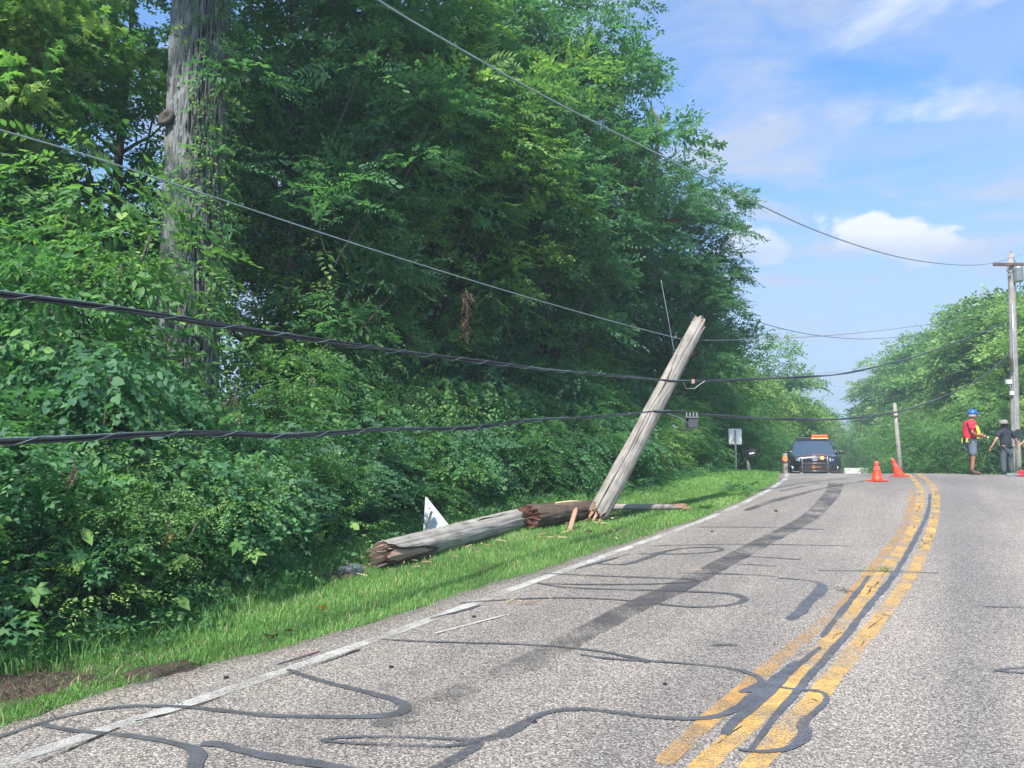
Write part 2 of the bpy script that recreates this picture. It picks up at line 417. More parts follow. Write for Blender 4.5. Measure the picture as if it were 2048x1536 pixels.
M['bar_steel'] = simple('bumper_tube_grey', (0.22, 0.21, 0.22), 0.35, 0.6)
M['lamp_glass'] = simple('headlamp_glass', (0.30, 0.38, 0.46), 0.12, 0.0, coat=1.0)
M['red_light'] = simple('lit_red_beacon', (1.0, 0.05, 0.01), 0.4, emit=0.9, emitc=(1.0, 0.05, 0.012))
M['amber_light'] = simple('lit_amber_beacon', (1.0, 0.35, 0.06), 0.4, emit=2.0, emitc=(1.0, 0.34, 0.08))
M['orange_emblem'] = simple('orange_emblem', (0.30, 0.11, 0.04), 0.4)
M['silver_emblem'] = simple('silver_emblem', (0.7, 0.72, 0.75), 0.25, 0.8)
M['orange_flag'] = simple('orange_marker', (0.9, 0.28, 0.06), 0.5, var=0.1)
M['skin'] = simple('skin', (0.48, 0.25, 0.17), 0.55, var=0.08)
M['skin_tan'] = simple('tanned_skin', (0.34, 0.15, 0.10), 0.55, var=0.08)
M['red_cloth'] = simple('red_shirt_cloth', (0.62, 0.03, 0.06), 0.85)
M['hi_vis'] = simple('yellow_vest_cloth', (0.75, 0.78, 0.10), 0.7, var=0.08)
M['hi_vis_band'] = simple('orange_vest_band', (0.85, 0.25, 0.12), 0.6)
M['grey_cloth'] = simple('blue_grey_shorts_cloth', (0.13, 0.17, 0.22), 0.9)
M['black_cloth'] = simple('black_shirt_cloth', (0.022, 0.028, 0.042), 0.85)
M['slate_cloth'] = simple('slate_trouser_cloth', (0.07, 0.09, 0.105), 0.9)
M['navy_cloth'] = simple('navy_shirt_cloth', (0.03, 0.04, 0.09), 0.85)
M['blue_cap'] = simple('blue_hard_hat', (0.02, 0.12, 0.62), 0.35)
M['brown_boot'] = simple('brown_boot_leather', (0.12, 0.07, 0.05), 0.7)
M['black_boot'] = simple('black_boot_leather', (0.02, 0.02, 0.02), 0.6)
M['felt'] = simple('grey_felt_hat', (0.26, 0.25, 0.22), 0.9)
M['hair'] = simple('grey_hair', (0.45, 0.43, 0.41), 0.8)
M['hair_dark'] = simple('dark_hair', (0.05, 0.035, 0.025), 0.8)
M['white_wood'] = simple('white_board', (0.75, 0.72, 0.70), 0.6, var=0.05)
M['birch'] = bark_mat('pale_far_wood', (0.3, 0.29, 0.26), (0.6, 0.58, 0.53), (8, 8, 2), 2.0, 0.2)
M['red_tool'] = simple('red_tool_plastic', (0.65, 0.04, 0.05), 0.4)
M['glass_ins'] = simple('grey_porcelain', (0.25, 0.25, 0.27), 0.25)
m_, nt_, p_, o_ = newmat('windscreen_glass')
p_.inputs['Base Color'].default_value = (0.045, 0.07, 0.10, 1); p_.inputs['Roughness'].default_value = 0.06
p_.inputs['Coat Weight'].default_value = 1.0; p_.inputs['Specular IOR Level'].default_value = 1.0
M['windscreen'] = m_

# ------------------------------------------------------------------ terrain
KN = [(-400, -1.64), (0, -1.64), (3.73, -1.555), (6, -1.445), (8, -1.325), (10.5, -1.165), (12.5, -1.02), (14.5, -0.83), (17, -0.62), (19, -0.525), (21.5, -0.475), (24, -0.56),
      (28, -0.80), (32, -1.05), (40, -1.45), (60, -2.1), (100, -3.2), (200, -4.6), (800, -6.0), (3000, -6.0)]
KX = np.array([k[0] for k in KN], float); KY = np.array([k[1] for k in KN], float)
KM = np.zeros(len(KN)); sl = np.diff(KY) / np.diff(KX)
for i in range(1, len(KN) - 1):
    if sl[i - 1] * sl[i] > 0: KM[i] = 2 * sl[i - 1] * sl[i] / (sl[i - 1] + sl[i])
def zr(y):
    y = np.clip(np.asarray(y, float), KX[0], KX[-1] - 1e-6)
    i = np.clip(np.searchsorted(KX, y, 'right') - 1, 0, len(KX) - 2)
    h = KX[i + 1] - KX[i]; t = (y - KX[i]) / h
    return ((2 * t ** 3 - 3 * t ** 2 + 1) * KY[i] + (t ** 3 - 2 * t ** 2 + t) * h * KM[i] + (-2 * t ** 3 + 3 * t ** 2) * KY[i + 1] + (t ** 3 - t ** 2) * h * KM[i + 1])
AX, AY = 0.525, 0.851           # road axis
def su(x, y): return AX * x + AY * y, AY * x - AX * y
def xy(s, u): return AX * s + AY * u, AY * s - AX * u
def G0(x, y):
    s, u = su(x, y)
    fall = 0.022 * np.clip(np.asarray(u) + 1.0, 0, 4.0) * np.clip((34 - np.asarray(y)) / 10, 0, 1)
    return CAMZ + zr(y) - fall
CP, SP = math.cos(PITCH), math.sin(PITCH)
def ray(px, py):
    X = (px - 1024) / 1500.0; Z = (768 - py) / 1500.0
    return Vector((X, CP - Z * SP, SP + Z * CP))
def at(px, py, d):
    """world point at forward distance d seen along that line of sight"""
    r = ray(px, py); return Vector((0, 0, CAMZ)) + r * (d / r.y)
def hit(px, py, g=None, dmax=60):
    g = g or G0
    r = ray(px, py); r = r / r.y; d = 1.5
    while d < dmax:
        p = Vector((0, 0, CAMZ)) + r * d
        if p.z <= float(g(p.x, p.y)):
            lo, hi = d - 0.1, d
            for _ in range(20):
                mid = (lo + hi) / 2; q = Vector((0, 0, CAMZ)) + r * mid
                if q.z <= float(g(q.x, q.y)): hi = mid
                else: lo = mid
            q = Vector((0, 0, CAMZ)) + r * hi
            return Vector((q.x, q.y, float(g(q.x, q.y))))
        d += 0.1
    q = Vector((0, 0, CAMZ)) + r * 21.5
    return Vector((q.x, q.y, float(g(q.x, q.y))))
def curve_su(pixels):
    a = sorted(su(*hit(px, py)[:2]) for px, py in pixels)
    return np.array([p[0] for p in a]), np.array([p[1] for p in a])

EDGE_PX = [(0, 1462), (100, 1424), (250, 1374), (450, 1326), (560, 1302), (620, 1284), (800, 1230), (1000, 1166), (1200, 1104), (1340, 1058), (1440, 1022), (1500, 994), (1552, 966)]
WHITE_PX = [(50, 1519), (180, 1476), (350, 1424), (570, 1347), (750, 1284), (1020, 1184), (1130, 1144), (1224, 1110), (1344, 1066), (1424, 1036), (1494, 1005), (1545, 978), (1572, 960)]
BUSH_PX = [(0, 1350), (140, 1318), (300, 1285), (450, 1225), (560, 1180), (680, 1118), (850, 1062), (1000, 1028), (1190, 1004), (1330, 975), (1440, 950)]
es, eu = curve_su(EDGE_PX); ws, wu = curve_su(WHITE_PX); bs, bu = curve_su(BUSH_PX)
def extend(s, u, far):
    """straight back behind the camera, then the bend to the left beyond the crest"""
    s = np.concatenate([[-300, s[0] - 3], s, far[0]]); u = np.concatenate([[u[0] - 0.1, u[0] - 0.05], u, far[1]])
    return s, u
es, eu = extend(es, eu, ([26, 30, 36, 48, 64, 110, 220, 800], [-5.6, -6.6, -8.6, -10.4, -12.6, -18.8, -33, -110]))
ws, wu = extend(ws, wu, ([26, 30, 36, 48, 64, 110, 220, 800], [-5.3, -6.3, -8.3, -10.1, -12.3, -18.5, -32.7, -109.7]))
bs, bu = extend(bs, bu, ([30, 40, 64, 110, 220, 800], [-9.6, -13.0, -17.5, -25, -40, -120]))
def U_edge(s): return np.interp(s, es, eu)
def U_white(s): return np.interp(s, ws, wu)
def U_bush(s): return np.interp(s, bs, bu)
YC = ([-300, 0, 5, 12, 20, 24.4, 28, 34, 48, 64, 110, 220, 800], [-1.05, -1.05, -1.07, -1.07, -1.15, -1.5, -2.3, -4.6, -6.7, -8.9, -15.1, -29.3, -106])
def U_yel(s): return np.interp(s, *YC)
def U_right(s): return U_yel(s) + 3.7
def G(x, y):
    """ground height with the verge"""
    s, u = su(x, y); z = G0(x, y)
    l = np.clip((U_edge(s) - u) / 0.5, 0, 1); r_ = np.clip((u - U_right(s)) / 0.8, 0, 1)
    rise = np.clip((U_edge(s) - u - 0.3) / 3.0, 0, 1) * 0.16 * np.clip((np.asarray(s) - 14) / 8, 0, 1)
    rut = 0.012 * np.sin(np.asarray(x) * 3.1 + 1.3 * np.sin(np.asarray(y) * 2.3)) * l
    return z + l * 0.015 + rise + rut + r_ * 0.01

# ground sheet, laid in rows across the road
srow = np.concatenate([np.linspace(-400, -12, 20), np.arange(-10, 34, 0.4), np.arange(35, 70, 2.0), np.linspace(75, 300, 24), np.linspace(360, 2500, 12)])
offL = np.concatenate([[-2500, -900, -300, -120, -60, -35, -22, -14], -np.arange(10, 0.35, -0.4), [-0.2, -0.06, -0.03]])
offR = np.concatenate([[0.03, 0.06, 0.2, 0.6, 1.2, 2.0, 3.0, 5, 8, 12, 20, 40, 90, 250, 900, 2500]])
rows = []
for s in srow:
    e, r_ = U_edge(s), U_right(s)
    rows.append(np.concatenate([e + offL, np.linspace(e + 0.06, r_ - 0.06, 8), r_ + offR]))
rows = np.array(rows); S = np.repeat(srow[:, None], rows.shape[1], 1)
gx, gy = xy(S, rows); gz = G(gx, gy)
inside = (rows > U_edge(S) + 0.04) & (rows < U_right(S) - 0.04)
gz = np.where(inside, G0(gx, gy) - 0.12, gz)
nr, nc = rows.shape
idx = np.arange(nr * nc).reshape(nr, nc)
Q = np.stack([idx[:-1, :-1], idx[:-1, 1:], idx[1:, 1:], idx[1:, :-1]], -1).reshape(-1, 4)[:, ::-1]
ground = link('ground', np_mesh('ground', np.stack([gx, gy, gz], -1).reshape(-1, 3), Q, M['ground'], True))
tag(ground, 'grassy ground of the verge and woodland floor on both sides of the road', kind='structure')

# road sheet
rs = np.concatenate([np.linspace(-60, -9, 30), np.arange(-8, 36, 0.2), np.arange(36, 120, 1.5), np.linspace(122, 260, 40)])
nu = 30; rows = []
ej = 0.03 * np.sin(rs * 2.7) + 0.025 * np.sin(rs * 7.9 + 1) + 0.015 * np.sin(rs * 19.0)
for s, j in zip(rs, ej):
    e, r_ = U_edge(s) + j, U_right(s)
    rows.append(np.concatenate([[e - 0.02], np.linspace(e, r_, nu), [r_ + 0.02]]))
rows = np.array(rows); S = np.repeat(rs[:, None], rows.shape[1], 1)
gx, gy = xy(S, rows); gz = G0(gx, gy); gz[:, 0] -= 0.14; gz[:, -1] -= 0.14
gz[:, 1:-1] += 0.018
RTOP = 0.018
nr, nc = rows.shape; idx = np.arange(nr * nc).reshape(nr, nc)
Q = np.stack([idx[:-1, :-1], idx[:-1, 1:], idx[1:, 1:], idx[1:, :-1]], -1).reshape(-1, 4)[:, ::-1]
road = link('road', np_mesh('road', np.stack([gx, gy, gz], -1).reshape(-1, 3), Q, M['road'], True))
tag(road, 'worn chip-seal asphalt road with sealed cracks rising to a crest', kind='structure')

def smooth_path(p, step=0.06, it=2):
    p = [np.array(q[:3], float) for q in p]
    for _ in range(it):       # corner cutting
        q = [p[0]]
        for a, b in zip(p[:-1], p[1:]): q += [a * 0.75 + b * 0.25, a * 0.25 + b * 0.75]
        q.append(p[-1]); p = q
    out = [p[0]]
    for a, b in zip(p[:-1], p[1:]):
        n = max(1, int(np.linalg.norm(b - a) / step))
        out += [a + (b - a) * (k / n) for k in range(1, n + 1)]
    return np.array(out)
LAYER = [0]
def road_strip(name, pts2, width, mat, lift, seed=0, ragged=0.12, parent=road, label=None, taper=True, ncross=1):
    """a thin sheet on the road along the world polyline pts2"""
    P = smooth_path([(p[0], p[1], 0.0) for p in pts2]); r_ = random.Random(seed)
    n = len(P); T = np.gradient(P[:, :2], axis=0); T /= np.maximum(np.linalg.norm(T, axis=1), 1e-9)[:, None]
    N = np.stack([-T[:, 1], T[:, 0]], 1)
    if hasattr(width, '__len__'): W = np.interp(np.linspace(0, 1, n), np.linspace(0, 1, len(width)), width)
    else: W = np.full(n, width)
    ph = [r_.uniform(0, 6) for _ in range(4)]
    i = np.arange(n) * 0.06
    jl = 1 + ragged * (np.sin(i * 9 + ph[0]) + 0.6 * np.sin(i * 31 + ph[1])); jr = 1 + ragged * (np.sin(i * 8 + ph[2]) + 0.6 * np.sin(i * 27 + ph[3]))
    if taper:
        k = np.minimum(1, np.minimum(np.arange(n), n - 1 - np.arange(n)) * 0.06 / np.maximum(W, 1e-3) + 0.15)
        W = W * np.sqrt(k)
    A = P[:, :2] + N * (W * jl / 2)[:, None]; B = P[:, :2] - N * (W * jr / 2)[:, None]
    V = []
    for c in range(ncross + 1):
        t = c / ncross; Cc = A * (1 - t) + B * t
        V.append(np.stack([Cc[:, 0], Cc[:, 1], G0(Cc[:, 0], Cc[:, 1]) + RTOP + lift], 1))
    V = np.stack(V, 1).reshape(-1, 3); k = ncross + 1
    idx = np.arange(n * k).reshape(n, k)
    Q = np.stack([idx[:-1, :-1], idx[:-1, 1:], idx[1:, 1:], idx[1:, :-1]], -1).reshape(-1, 4)
    o = link(name, np_mesh(name, V, Q, mat, True), None, parent)
    if label: o['label'] = label
    return o
def pxpath(pix): return [hit(a, b)[:2] for a, b in pix]

# edge line, centre lines (with the old faded line beside them)
sv = np.arange(1.0, 46, 0.5)
def supath(sv, uf): return [xy(s, float(uf(s))) for s in sv]
road_strip('edge_line', supath(np.arange(-20, 90, 0.8), U_white), 0.11, M['white_paint'], 0.004, 1, 0.05, taper=False, label='white edge line chipped along one side')
YM = [(1404, 1536), (1504, 1450), (1604, 1350), (1699, 1240), (1764, 1150), (1804, 1100), (1832, 1045), (1843, 1000), (1841, 980), (1830, 962), (1818, 952)]
YR = [(1504, 1536), (1589, 1450), (1659, 1370), (1744, 1260), (1804, 1185), (1844, 1115), (1867, 1050), (1874, 1000), (1869, 980), (1856, 963), (1842, 953)]
YF = [(1324, 1536), (1424, 1440), (1524, 1350), (1689, 1215), (1734, 1155), (1764, 1115), (1795, 1080), (1817, 1035), (1826, 1000), (1823, 982)]
def yl(pix, off):
    a = pxpath(pix); s0, u0 = su(*a[0]); back = [xy(s0 - k, u0) for k in (30, 12, 3)]
    s1, u1 = su(*a[-1]); d0 = u1 - float(U_yel(s1))
    fwd = [xy(s, float(U_yel(s)) + d0) for s in (s1 + 2, s1 + 5, 34, 45, 60, 90)]
    return back + a + fwd
road_strip('centre_line', yl(YM, 0), 0.125, M['yellow_paint'], 0.004, 2, 0.07, taper=False)
road_strip('centre_line', yl(YR, 0), 0.125, M['yellow_paint'], 0.004, 3, 0.07, taper=False)
road_strip('old_centre_line', pxpath(YF), 0.11, M['yellow_worn'], 0.004, 4, 0.1, label='older faded orange centre line')
for a, b in ((YM, 5), (YR, 6)):
    pth = smooth_path([(*p, 0) for p in pxpath(a)[:9]], .05); rc = random.Random(b)
    for q in range(20):
        i0 = rc.randrange(2, len(pth) - 8); c_ = pth[i0]; tv = pth[i0 + 3] - c_; tv /= np.linalg.norm(tv); nv_ = np.array([-tv[1], tv[0], 0])
        al = rc.random() < .55; o_ = rc.uniform(-.05, .05); Lc = rc.uniform(.08, .3) if al else rc.uniform(.03, .06)
        dv = (tv + nv_ * rc.uniform(-.15, .15)) if al else (nv_ + tv * rc.uniform(-.3, .3))
        road_strip('open_crack', [tuple((c_ + nv_ * o_ + dv * Lc * (k - 1) + nv_ * rc.uniform(-.012, .012))[:2]) for k in (0, .7, 1.3, 2)], rc.uniform(.004, .008), M['crack'], 0.0066, q, 0.8)
# tar sealant snakes
SEALS = [
 ([(-30, 1492), (0, 1482), (70, 1456), (150, 1435), (240, 1420), (320, 1419), (375, 1422), (450, 1430), (550, 1440), (700, 1443), (780, 1440), (812, 1427), (803, 1410), (750, 1395), (650, 1372), (600, 1355), (575, 1345)], [.05, .045, .05, .05, .055, .06, .10, .07, .06, .05]),
 ([(75, 1455), (125, 1467), (200, 1475), (275, 1482), (350, 1495), (388, 1505), (396, 1520), (385, 1552)], [.05, .05, .055, .06, .10, .12]),
 ([(400, 1498), (430, 1495), (480, 1510), (540, 1523), (640, 1538), (720, 1552)], [.05, .08, .09, .08, .07]),
 ([(640, 1488), (700, 1482), (800, 1482), (900, 1487), (950, 1490), (990, 1482), (1015, 1475), (1040, 1460), (1060, 1445), (1100, 1430), (1174, 1425), (1250, 1435), (1324, 1445), (1400, 1447), (1450, 1437), (1500, 1410), (1530, 1380), (1560, 1358), (1600, 1328)], [.03, .035, .035, .06, .13, .08, .06, .055, .055, .06, .08, .09, .07]),
 ([(640, 1490), (700, 1496), (800, 1500), (900, 1502), (960, 1492)], [.03, .035, .035, .05]),
 ([(850, 1556), (920, 1520), (965, 1492)], [.09, .09, .06]),
 ([(760, 1284), (860, 1290), (1024, 1293), (1124, 1300), (1200, 1308), (1260, 1320), (1300, 1331)], [.035, .04, .04, .045, .06, .09]),
 ([(1160, 1315), (1224, 1325), (1324, 1330), (1424, 1338), (1474, 1345), (1504, 1355), (1530, 1370), (1500, 1388), (1478, 1392)], [.03, .045, .045, .05, .07, .08, .03]),
 ([(920, 1211), (1024, 1203), (1124, 1200), (1224, 1203), (1299, 1210), (1374, 1220), (1449, 1218), (1497, 1205), (1474, 1193), (1424, 1189), (1324, 1186), (1174, 1182), (1114, 1178), (1074, 1170)], [.045, .04, .04, .045, .06, .10, .06, .04, .04, .06]),
 ([(1090, 1172), (1224, 1174), (1324, 1172), (1414, 1167), (1374, 1162), (1224, 1157), (1084, 1151)], [.04, .04, .05, .07, .05, .04, .04]),
 ([(1194, 1131), (1249, 1134), (1289, 1122), (1319, 1108), (1374, 1098), (1444, 1098), (1446, 1105), (1384, 1112), (1274, 1111)], [.05, .10, .10, .05, .06, .05, .04]),
 ([(1304, 1095), (1474, 1091), (1600, 1093), (1700, 1095)], [.03, .04, .03]),
 ([(1394, 1057), (1524, 1057), (1650, 1062)], .04),
 ([(1354, 1150), (1474, 1152), (1554, 1157)], .035),
 ([(1454, 1131), (1504, 1133), (1554, 1137)], .035),
 ([(1484, 1116), (1544, 1119), (1604, 1123)], .035),
 ([(1579, 1245), (1609, 1220), (1629, 1195), (1652, 1175), (1624, 1165), (1554, 1160)], [.09, .14, .12, .16, .08, .03]),
 ([(1989, 1347), (2048, 1341), (2100, 1338)], [.03, .045, .045]),
 ([(1989, 1348), (2048, 1353), (2100, 1352)], [.03, .045, .045]),
 ([(1970, 1218), (2048, 1220), (2100, 1222)], .03),
 ([(1634, 1144), (1724, 1146), (1880, 1150)], .03),
 ([(1450, 1478), (1457, 1460), (1504, 1425), (1554, 1375), (1604, 1330), (1640, 1300)], [.07, .11, .10, .08, .05]),
 ([(1500, 1510), (1544, 1450), (1589, 1395), (1649, 1325), (1694, 1275), (1734, 1220), (1774, 1175), (1804, 1130), (1834, 1075), (1858, 1025), (1860, 990)], [.05, .09, .08, .10, .08, .10, .08, .10, .07, .07]),
 ([(1644, 1280), (1674, 1240), (1714, 1190), (1739, 1155)], [.06, .09, .08, .05]),
 ([(1599, 1388), (1649, 1390), (1656, 1408), (1624, 1437), (1604, 1455), (1614, 1475), (1584, 1507), (1524, 1515), (1474, 1507)], [.03, .05, .05, .06, .10, .11, .07, .05, .04]),
 ([(1530, 1372), (1570, 1385), (1640, 1388)], [.07, .05, .03]),
 ([(550, 1336), (600, 1322), (640, 1308)], [.02, .05, .02]),
 ([(860, 1243), (930, 1225), (960, 1216)], [.03, .08, .03]),
 ([(1150, 1142), (1230, 1120), (1260, 1110)], [.03, .07, .02]),
 ([(1385, 1012), (1420, 1006)], .03)]
for i, (pp, w) in enumerate(SEALS):
    w = [q * (.82 if i < 20 else .66) for q in w] if hasattr(w, '__len__') else w * .85
    road_strip('crack_seal', pxpath(pp), w, M['sealant'], 0.007 + 0.0004 * (i % 5), 20 + i, 0.16)
road_strip('skid_mark', pxpath([(1672, 968), (1668, 985), (1655, 1002), (1619, 1040), (1529, 1085), (1439, 1135), (1344, 1185), (1274, 1215), (1205, 1253)]), [.30, .30, .28, .27, .26, .25], M['skid'], 0.0115, 80, 0.03, ncross=3, taper=False, label='long dark skid mark sweeping down the lane')
M['skid_end'] = sealant_mat('skid_rubber_end', (0.11, 0.107, 0.105), (0.70, 1.06), 0.6)
road_strip('skid_mark', pxpath([(1060, 1329), (1000, 1356), (920, 1390), (840, 1426), (760, 1465)]), [.24, .23, .22, .18], M['skid_end'], 0.0115, 87, 0.03, ncross=3, taper=False)
road_strip('skid_mark', pxpath([(1205, 1253), (1130, 1293), (1060, 1329)]), [.25, .24, .24], M['skid_faint'], 0.0115, 81, 0.03, ncross=3, taper=False, label='fading lower end of the skid mark')
road_strip('skid_mark', pxpath([(1490, 1024), (1540, 1006), (1600, 990), (1660, 976), (1740, 962)]), [.10, .16, .12, .10, .06], M['skid'], 0.0125, 82, 0.03, label='thin dark skid mark near the crest')
road_strip('skid_mark', pxpath([(1560, 985), (1620, 972), (1700, 958)]), [.08, .10, .06], M['skid_faint'], 0.0115, 83, 0.03)
road_strip('paint_scrape', pxpath([(868, 1274), (940, 1255), (1012, 1236)]), [.02, .035, .02], M['white_worn'], 0.0115, 84, 0.1, label='short white paint scrape in the lane')
road_strip('paint_mark', pxpath([(590, 1322), (615, 1314), (640, 1309)]), [.04, .07, .03], M['pink_paint'], 0.0120, 85, 0.1, label='faded pink survey paint by the edge line')
road_strip('stain', pxpath([(1418, 1297), (1450, 1296), (1480, 1297)]), [.03, .04, .02], M['skid'], 0.0120, 86, 0.3, label='small dark reddish smear on the lane')
ea = pxpath([(60, 1532), (160, 1500), (250, 1460)])
for k, pix in enumerate([[(75, 1536), (120, 1516), (170, 1493), (240, 1464)], [(270, 1452), (350, 1432), (440, 1402)], [(560, 1362), (640, 1334), (720, 1305)]]):
    road_strip('open_crack', pxpath(pix), 0.012, M['crack'], 0.0078, 90 + k, 0.9)

# ------------------------------------------------------------------ foliage kit
def leaf_shape(kind):
    if kind == 'ovate':
        V = [(0, 0, 0), (.20, .25, .05), (.24, .55, .06), (0, 1, -.04), (-.24, .55, .06), (-.20, .25, .05)]
        Qs = [(0, 1, 2, 3), (0, 3, 4, 5)]
    elif kind == 'round':
        V = [(0, 0, 0), (0, .5, -.02), (0, 1, -.06), (.28, -.12, .05), (.5, .22, .07), (.36, .66, .05), (-.28, -.12, .05), (-.5, .22, .07), (-.36, .66, .05)]
        Qs = [(0, 3, 4, 1), (1, 4, 5, 2), (0, 1, 7, 6), (1, 2, 8, 7)]
    elif kind == 'maple':
        V = [(0, 0.1, 0)]; Qs = []
        for an, L in ((-105, .55), (-52, .85), (0, 1.0), (52, .85), (105, .55)):
            a = R(an); k = len(V)
            V += [(math.sin(a - .42) * L * .52, .1 + math.cos(a - .42) * L * .52, .05), (math.sin(a) * L, .1 + math.cos(a) * L * .92, -.08), (math.sin(a + .42) * L * .52, .1 + math.cos(a + .42) * L * .52, .05)]
            Qs.append((0, k + 2, k + 1, k))
    else:                                   # lance
        V = [(0, 0, 0), (.15, .42, .05), (0, 1, -.08), (-.15, .42, .05)]; Qs = [(0, 1, 2, 3)]
    return np.array(V, float), np.array(Qs, int)

def rotm(y, z):
    """rows = images of the local x,y,z axes"""
    y = y / np.linalg.norm(y, axis=-1, keepdims=True)
    x = np.cross(y, z); x /= np.maximum(np.linalg.norm(x, axis=-1, keepdims=True), 1e-9)
    z = np.cross(x, y)
    return np.stack([x, y, z], -2)

def spray(g, kind, n=12, L=0.35, size=0.08, jit=0.25, droop=0.25, pinnate=False):
    """a twig along +Y carrying n leaves"""
    LV, LQ = leaf_shape(kind); V = []; Qs = []; A = []; o = 0
    for i in range(n):
        t = (i + 0.7) / n
        side = 1 if i % 2 else -1
        if pinnate: t = (i // 2 + 0.7) / (n / 2)
        tw = np.array([0, L * t, -droop * L * t * t])
        an = side * (R(62) - t * R(28)) + g.normal(0, jit)
        if i == n - 1: an = 0
        d = np.array([math.sin(an), math.cos(an), -0.15 - 0.2 * droop + g.normal(0, jit * .7)])
        z = np.array([g.normal(0, jit * 1.2), g.normal(0, jit * 1.2), 1.0])
        sz = size * g.uniform(.7, 1.15) * (1 - 0.25 * t)
        m = rotm(d, z)
        V.append(LV * sz @ m + tw + (d / np.linalg.norm(d)) * size * 0.15); Qs.append(LQ + o); A += [g.uniform(0, 1)] * len(LQ); o += len(LV)
    return np.concatenate(V), np.concatenate(Qs), np.array(A)

def assemble(g, protos, pos, dirs, up=1.0, scale=(0.8, 1.25), roll=0.5, spread=0.45, tint=None):
    Vs, Qs, As = [], [], []; o = 0
    n = len(pos); pick = g.integers(0, len(protos), n)
    z = np.zeros((n, 3)); z[:, 2] = up; z += g.normal(0, roll, (n, 3))
    Mx = rotm(dirs, z); sc = g.uniform(*scale, n)
    tn = g.uniform(0, 1, n) if tint is None else tint
    for k, (PV, PQ, PA) in enumerate(protos):
        ids = np.nonzero(pick == k)[0]
        if not len(ids): continue
        W = np.einsum('vi,nij->nvj', PV, Mx[ids]) * sc[ids][:, None, None] + pos[ids][:, None, :]
        m = len(PV)
        Vs.append(W.reshape(-1, 3)); Qs.append((PQ[None] + (np.arange(len(ids)) * m)[:, None, None]).reshape(-1, 4) + o)
        As.append((PA[None] * spread + tn[ids][:, None] * (1 - spread)).ravel()); o += m * len(ids)
    return np.concatenate(Vs), np.concatenate(Qs), np.concatenate(As)

def clump_points(g, centres, radii, per, flat=0.6, droop=0.15):
    P, D = [], []
    for c, r_ in zip(centres, radii):
        n = max(3, int(per * r_ ** 2 / 0.5))
        d = g.normal(0, 1, (n, 3)); d /= np.linalg.norm(d, axis=1)[:, None]
        d[:, 2] = np.where(d[:, 2] < -0.3, -d[:, 2] * 0.6, d[:, 2])
        rr = r_ * g.uniform(0.35, 1.0, n) ** 0.6
        p = c + d * rr[:, None] * np.array([1, 1, flat])
        dd = d * np.array([1, 1, 0.45]); dd[:, 2] -= droop
        P.append(p); D.append(dd)
    return np.concatenate(P), np.concatenate(D)

def clump_centres(g, n, rx, ry, rz, cz, shell=0.5, r0=0.5, r1=1.0, under=True):
    d = g.normal(0, 1, (n, 3)); d /= np.linalg.norm(d, axis=1)[:, None]
    if not under: d[:, 2] = np.abs(d[:, 2])
    rr = g.uniform(shell, 1.0, n) ** 0.7
    rr *= 1 + 0.16 * np.sin(d[:, 0] * 5 + 1) + 0.14 * np.sin(d[:, 2] * 6 + d[:, 1] * 4)
    c = d * rr[:, None] * np.array([rx, ry, rz]); c[:, 2] += cz
    return c, g.uniform(r0, r1, n)

def limb_mesh(name, g, H, r0, centres, mat, every=3, lean=(0, 0), zmin=0.25, n=9):
    mb = MB(); k = 10; pts = []
    for i in range(k + 1):
        t = i / k
        pts.append(Vector((lean[0] * t * t + math.sin(t * 5 + r0 * 20) * 0.12 * t, lean[1] * t * t + math.cos(t * 4.2) * 0.12 * t - 0.12 * t, H * t - 0.15)))
    rad = [max(0.015, r0 * (1.25 if i == 0 else 1) * (1 - 0.85 * i / k)) for i in range(k + 1)]
    mb.tube(pts, rad, n)
    for c in centres[::every]:
        zb = max(H * zmin, c[2] - 0.55 * math.hypot(c[0], c[1]) - 0.5); zb = min(zb, H * 0.95)
        t = zb / H * k; i = min(k - 1, int(t)); b = pts[i].lerp(pts[i + 1], t - i)
        rb = rad[i] * 0.45; e = Vector(c); mid = b.lerp(e, 0.5) + Vector((0, 0, -0.08 * (e - b).length)) + Vector((g.normal(0, .08), g.normal(0, .08), 0))
        mb.tube([b, b.lerp(mid, .5) + Vector((0, 0, .02)), mid, e], [rb, rb * .75, rb * .5, 0.012], 5)
    return mb.mesh(name, [mat], True)

g = np.random.default_rng(11)
SP_ov = [spray(g, 'ovate', 13, .42, .105, .28, .3) for _ in range(5)]
SP_sm = [spray(g, 'ovate', 15, .34, (.05, .06, .068, .045, .058)[q], .35, .3) for q in range(5)]
SP_pin = [spray(g, 'lance', 17, .42, .15, .14, .35, True) for _ in range(4)]
SP_map = [spray(g, 'maple', 8, .38, .125, .3, .35) for _ in range(4)]
SP_vine = [spray(g, ('round', 'ovate', 'round', 'maple', 'round')[q], 9 + q % 3, .40, (.085, .10, .07, .10, .06)[q], .4, .5) for q in range(5)]
SP_lance = [spray(g, 'lance', 14, .36, .11, .3, .5) for _ in range(4)]
SP_far = [spray(g, 'ovate', 9, .75, .26, .35, .3) for _ in range(4)]

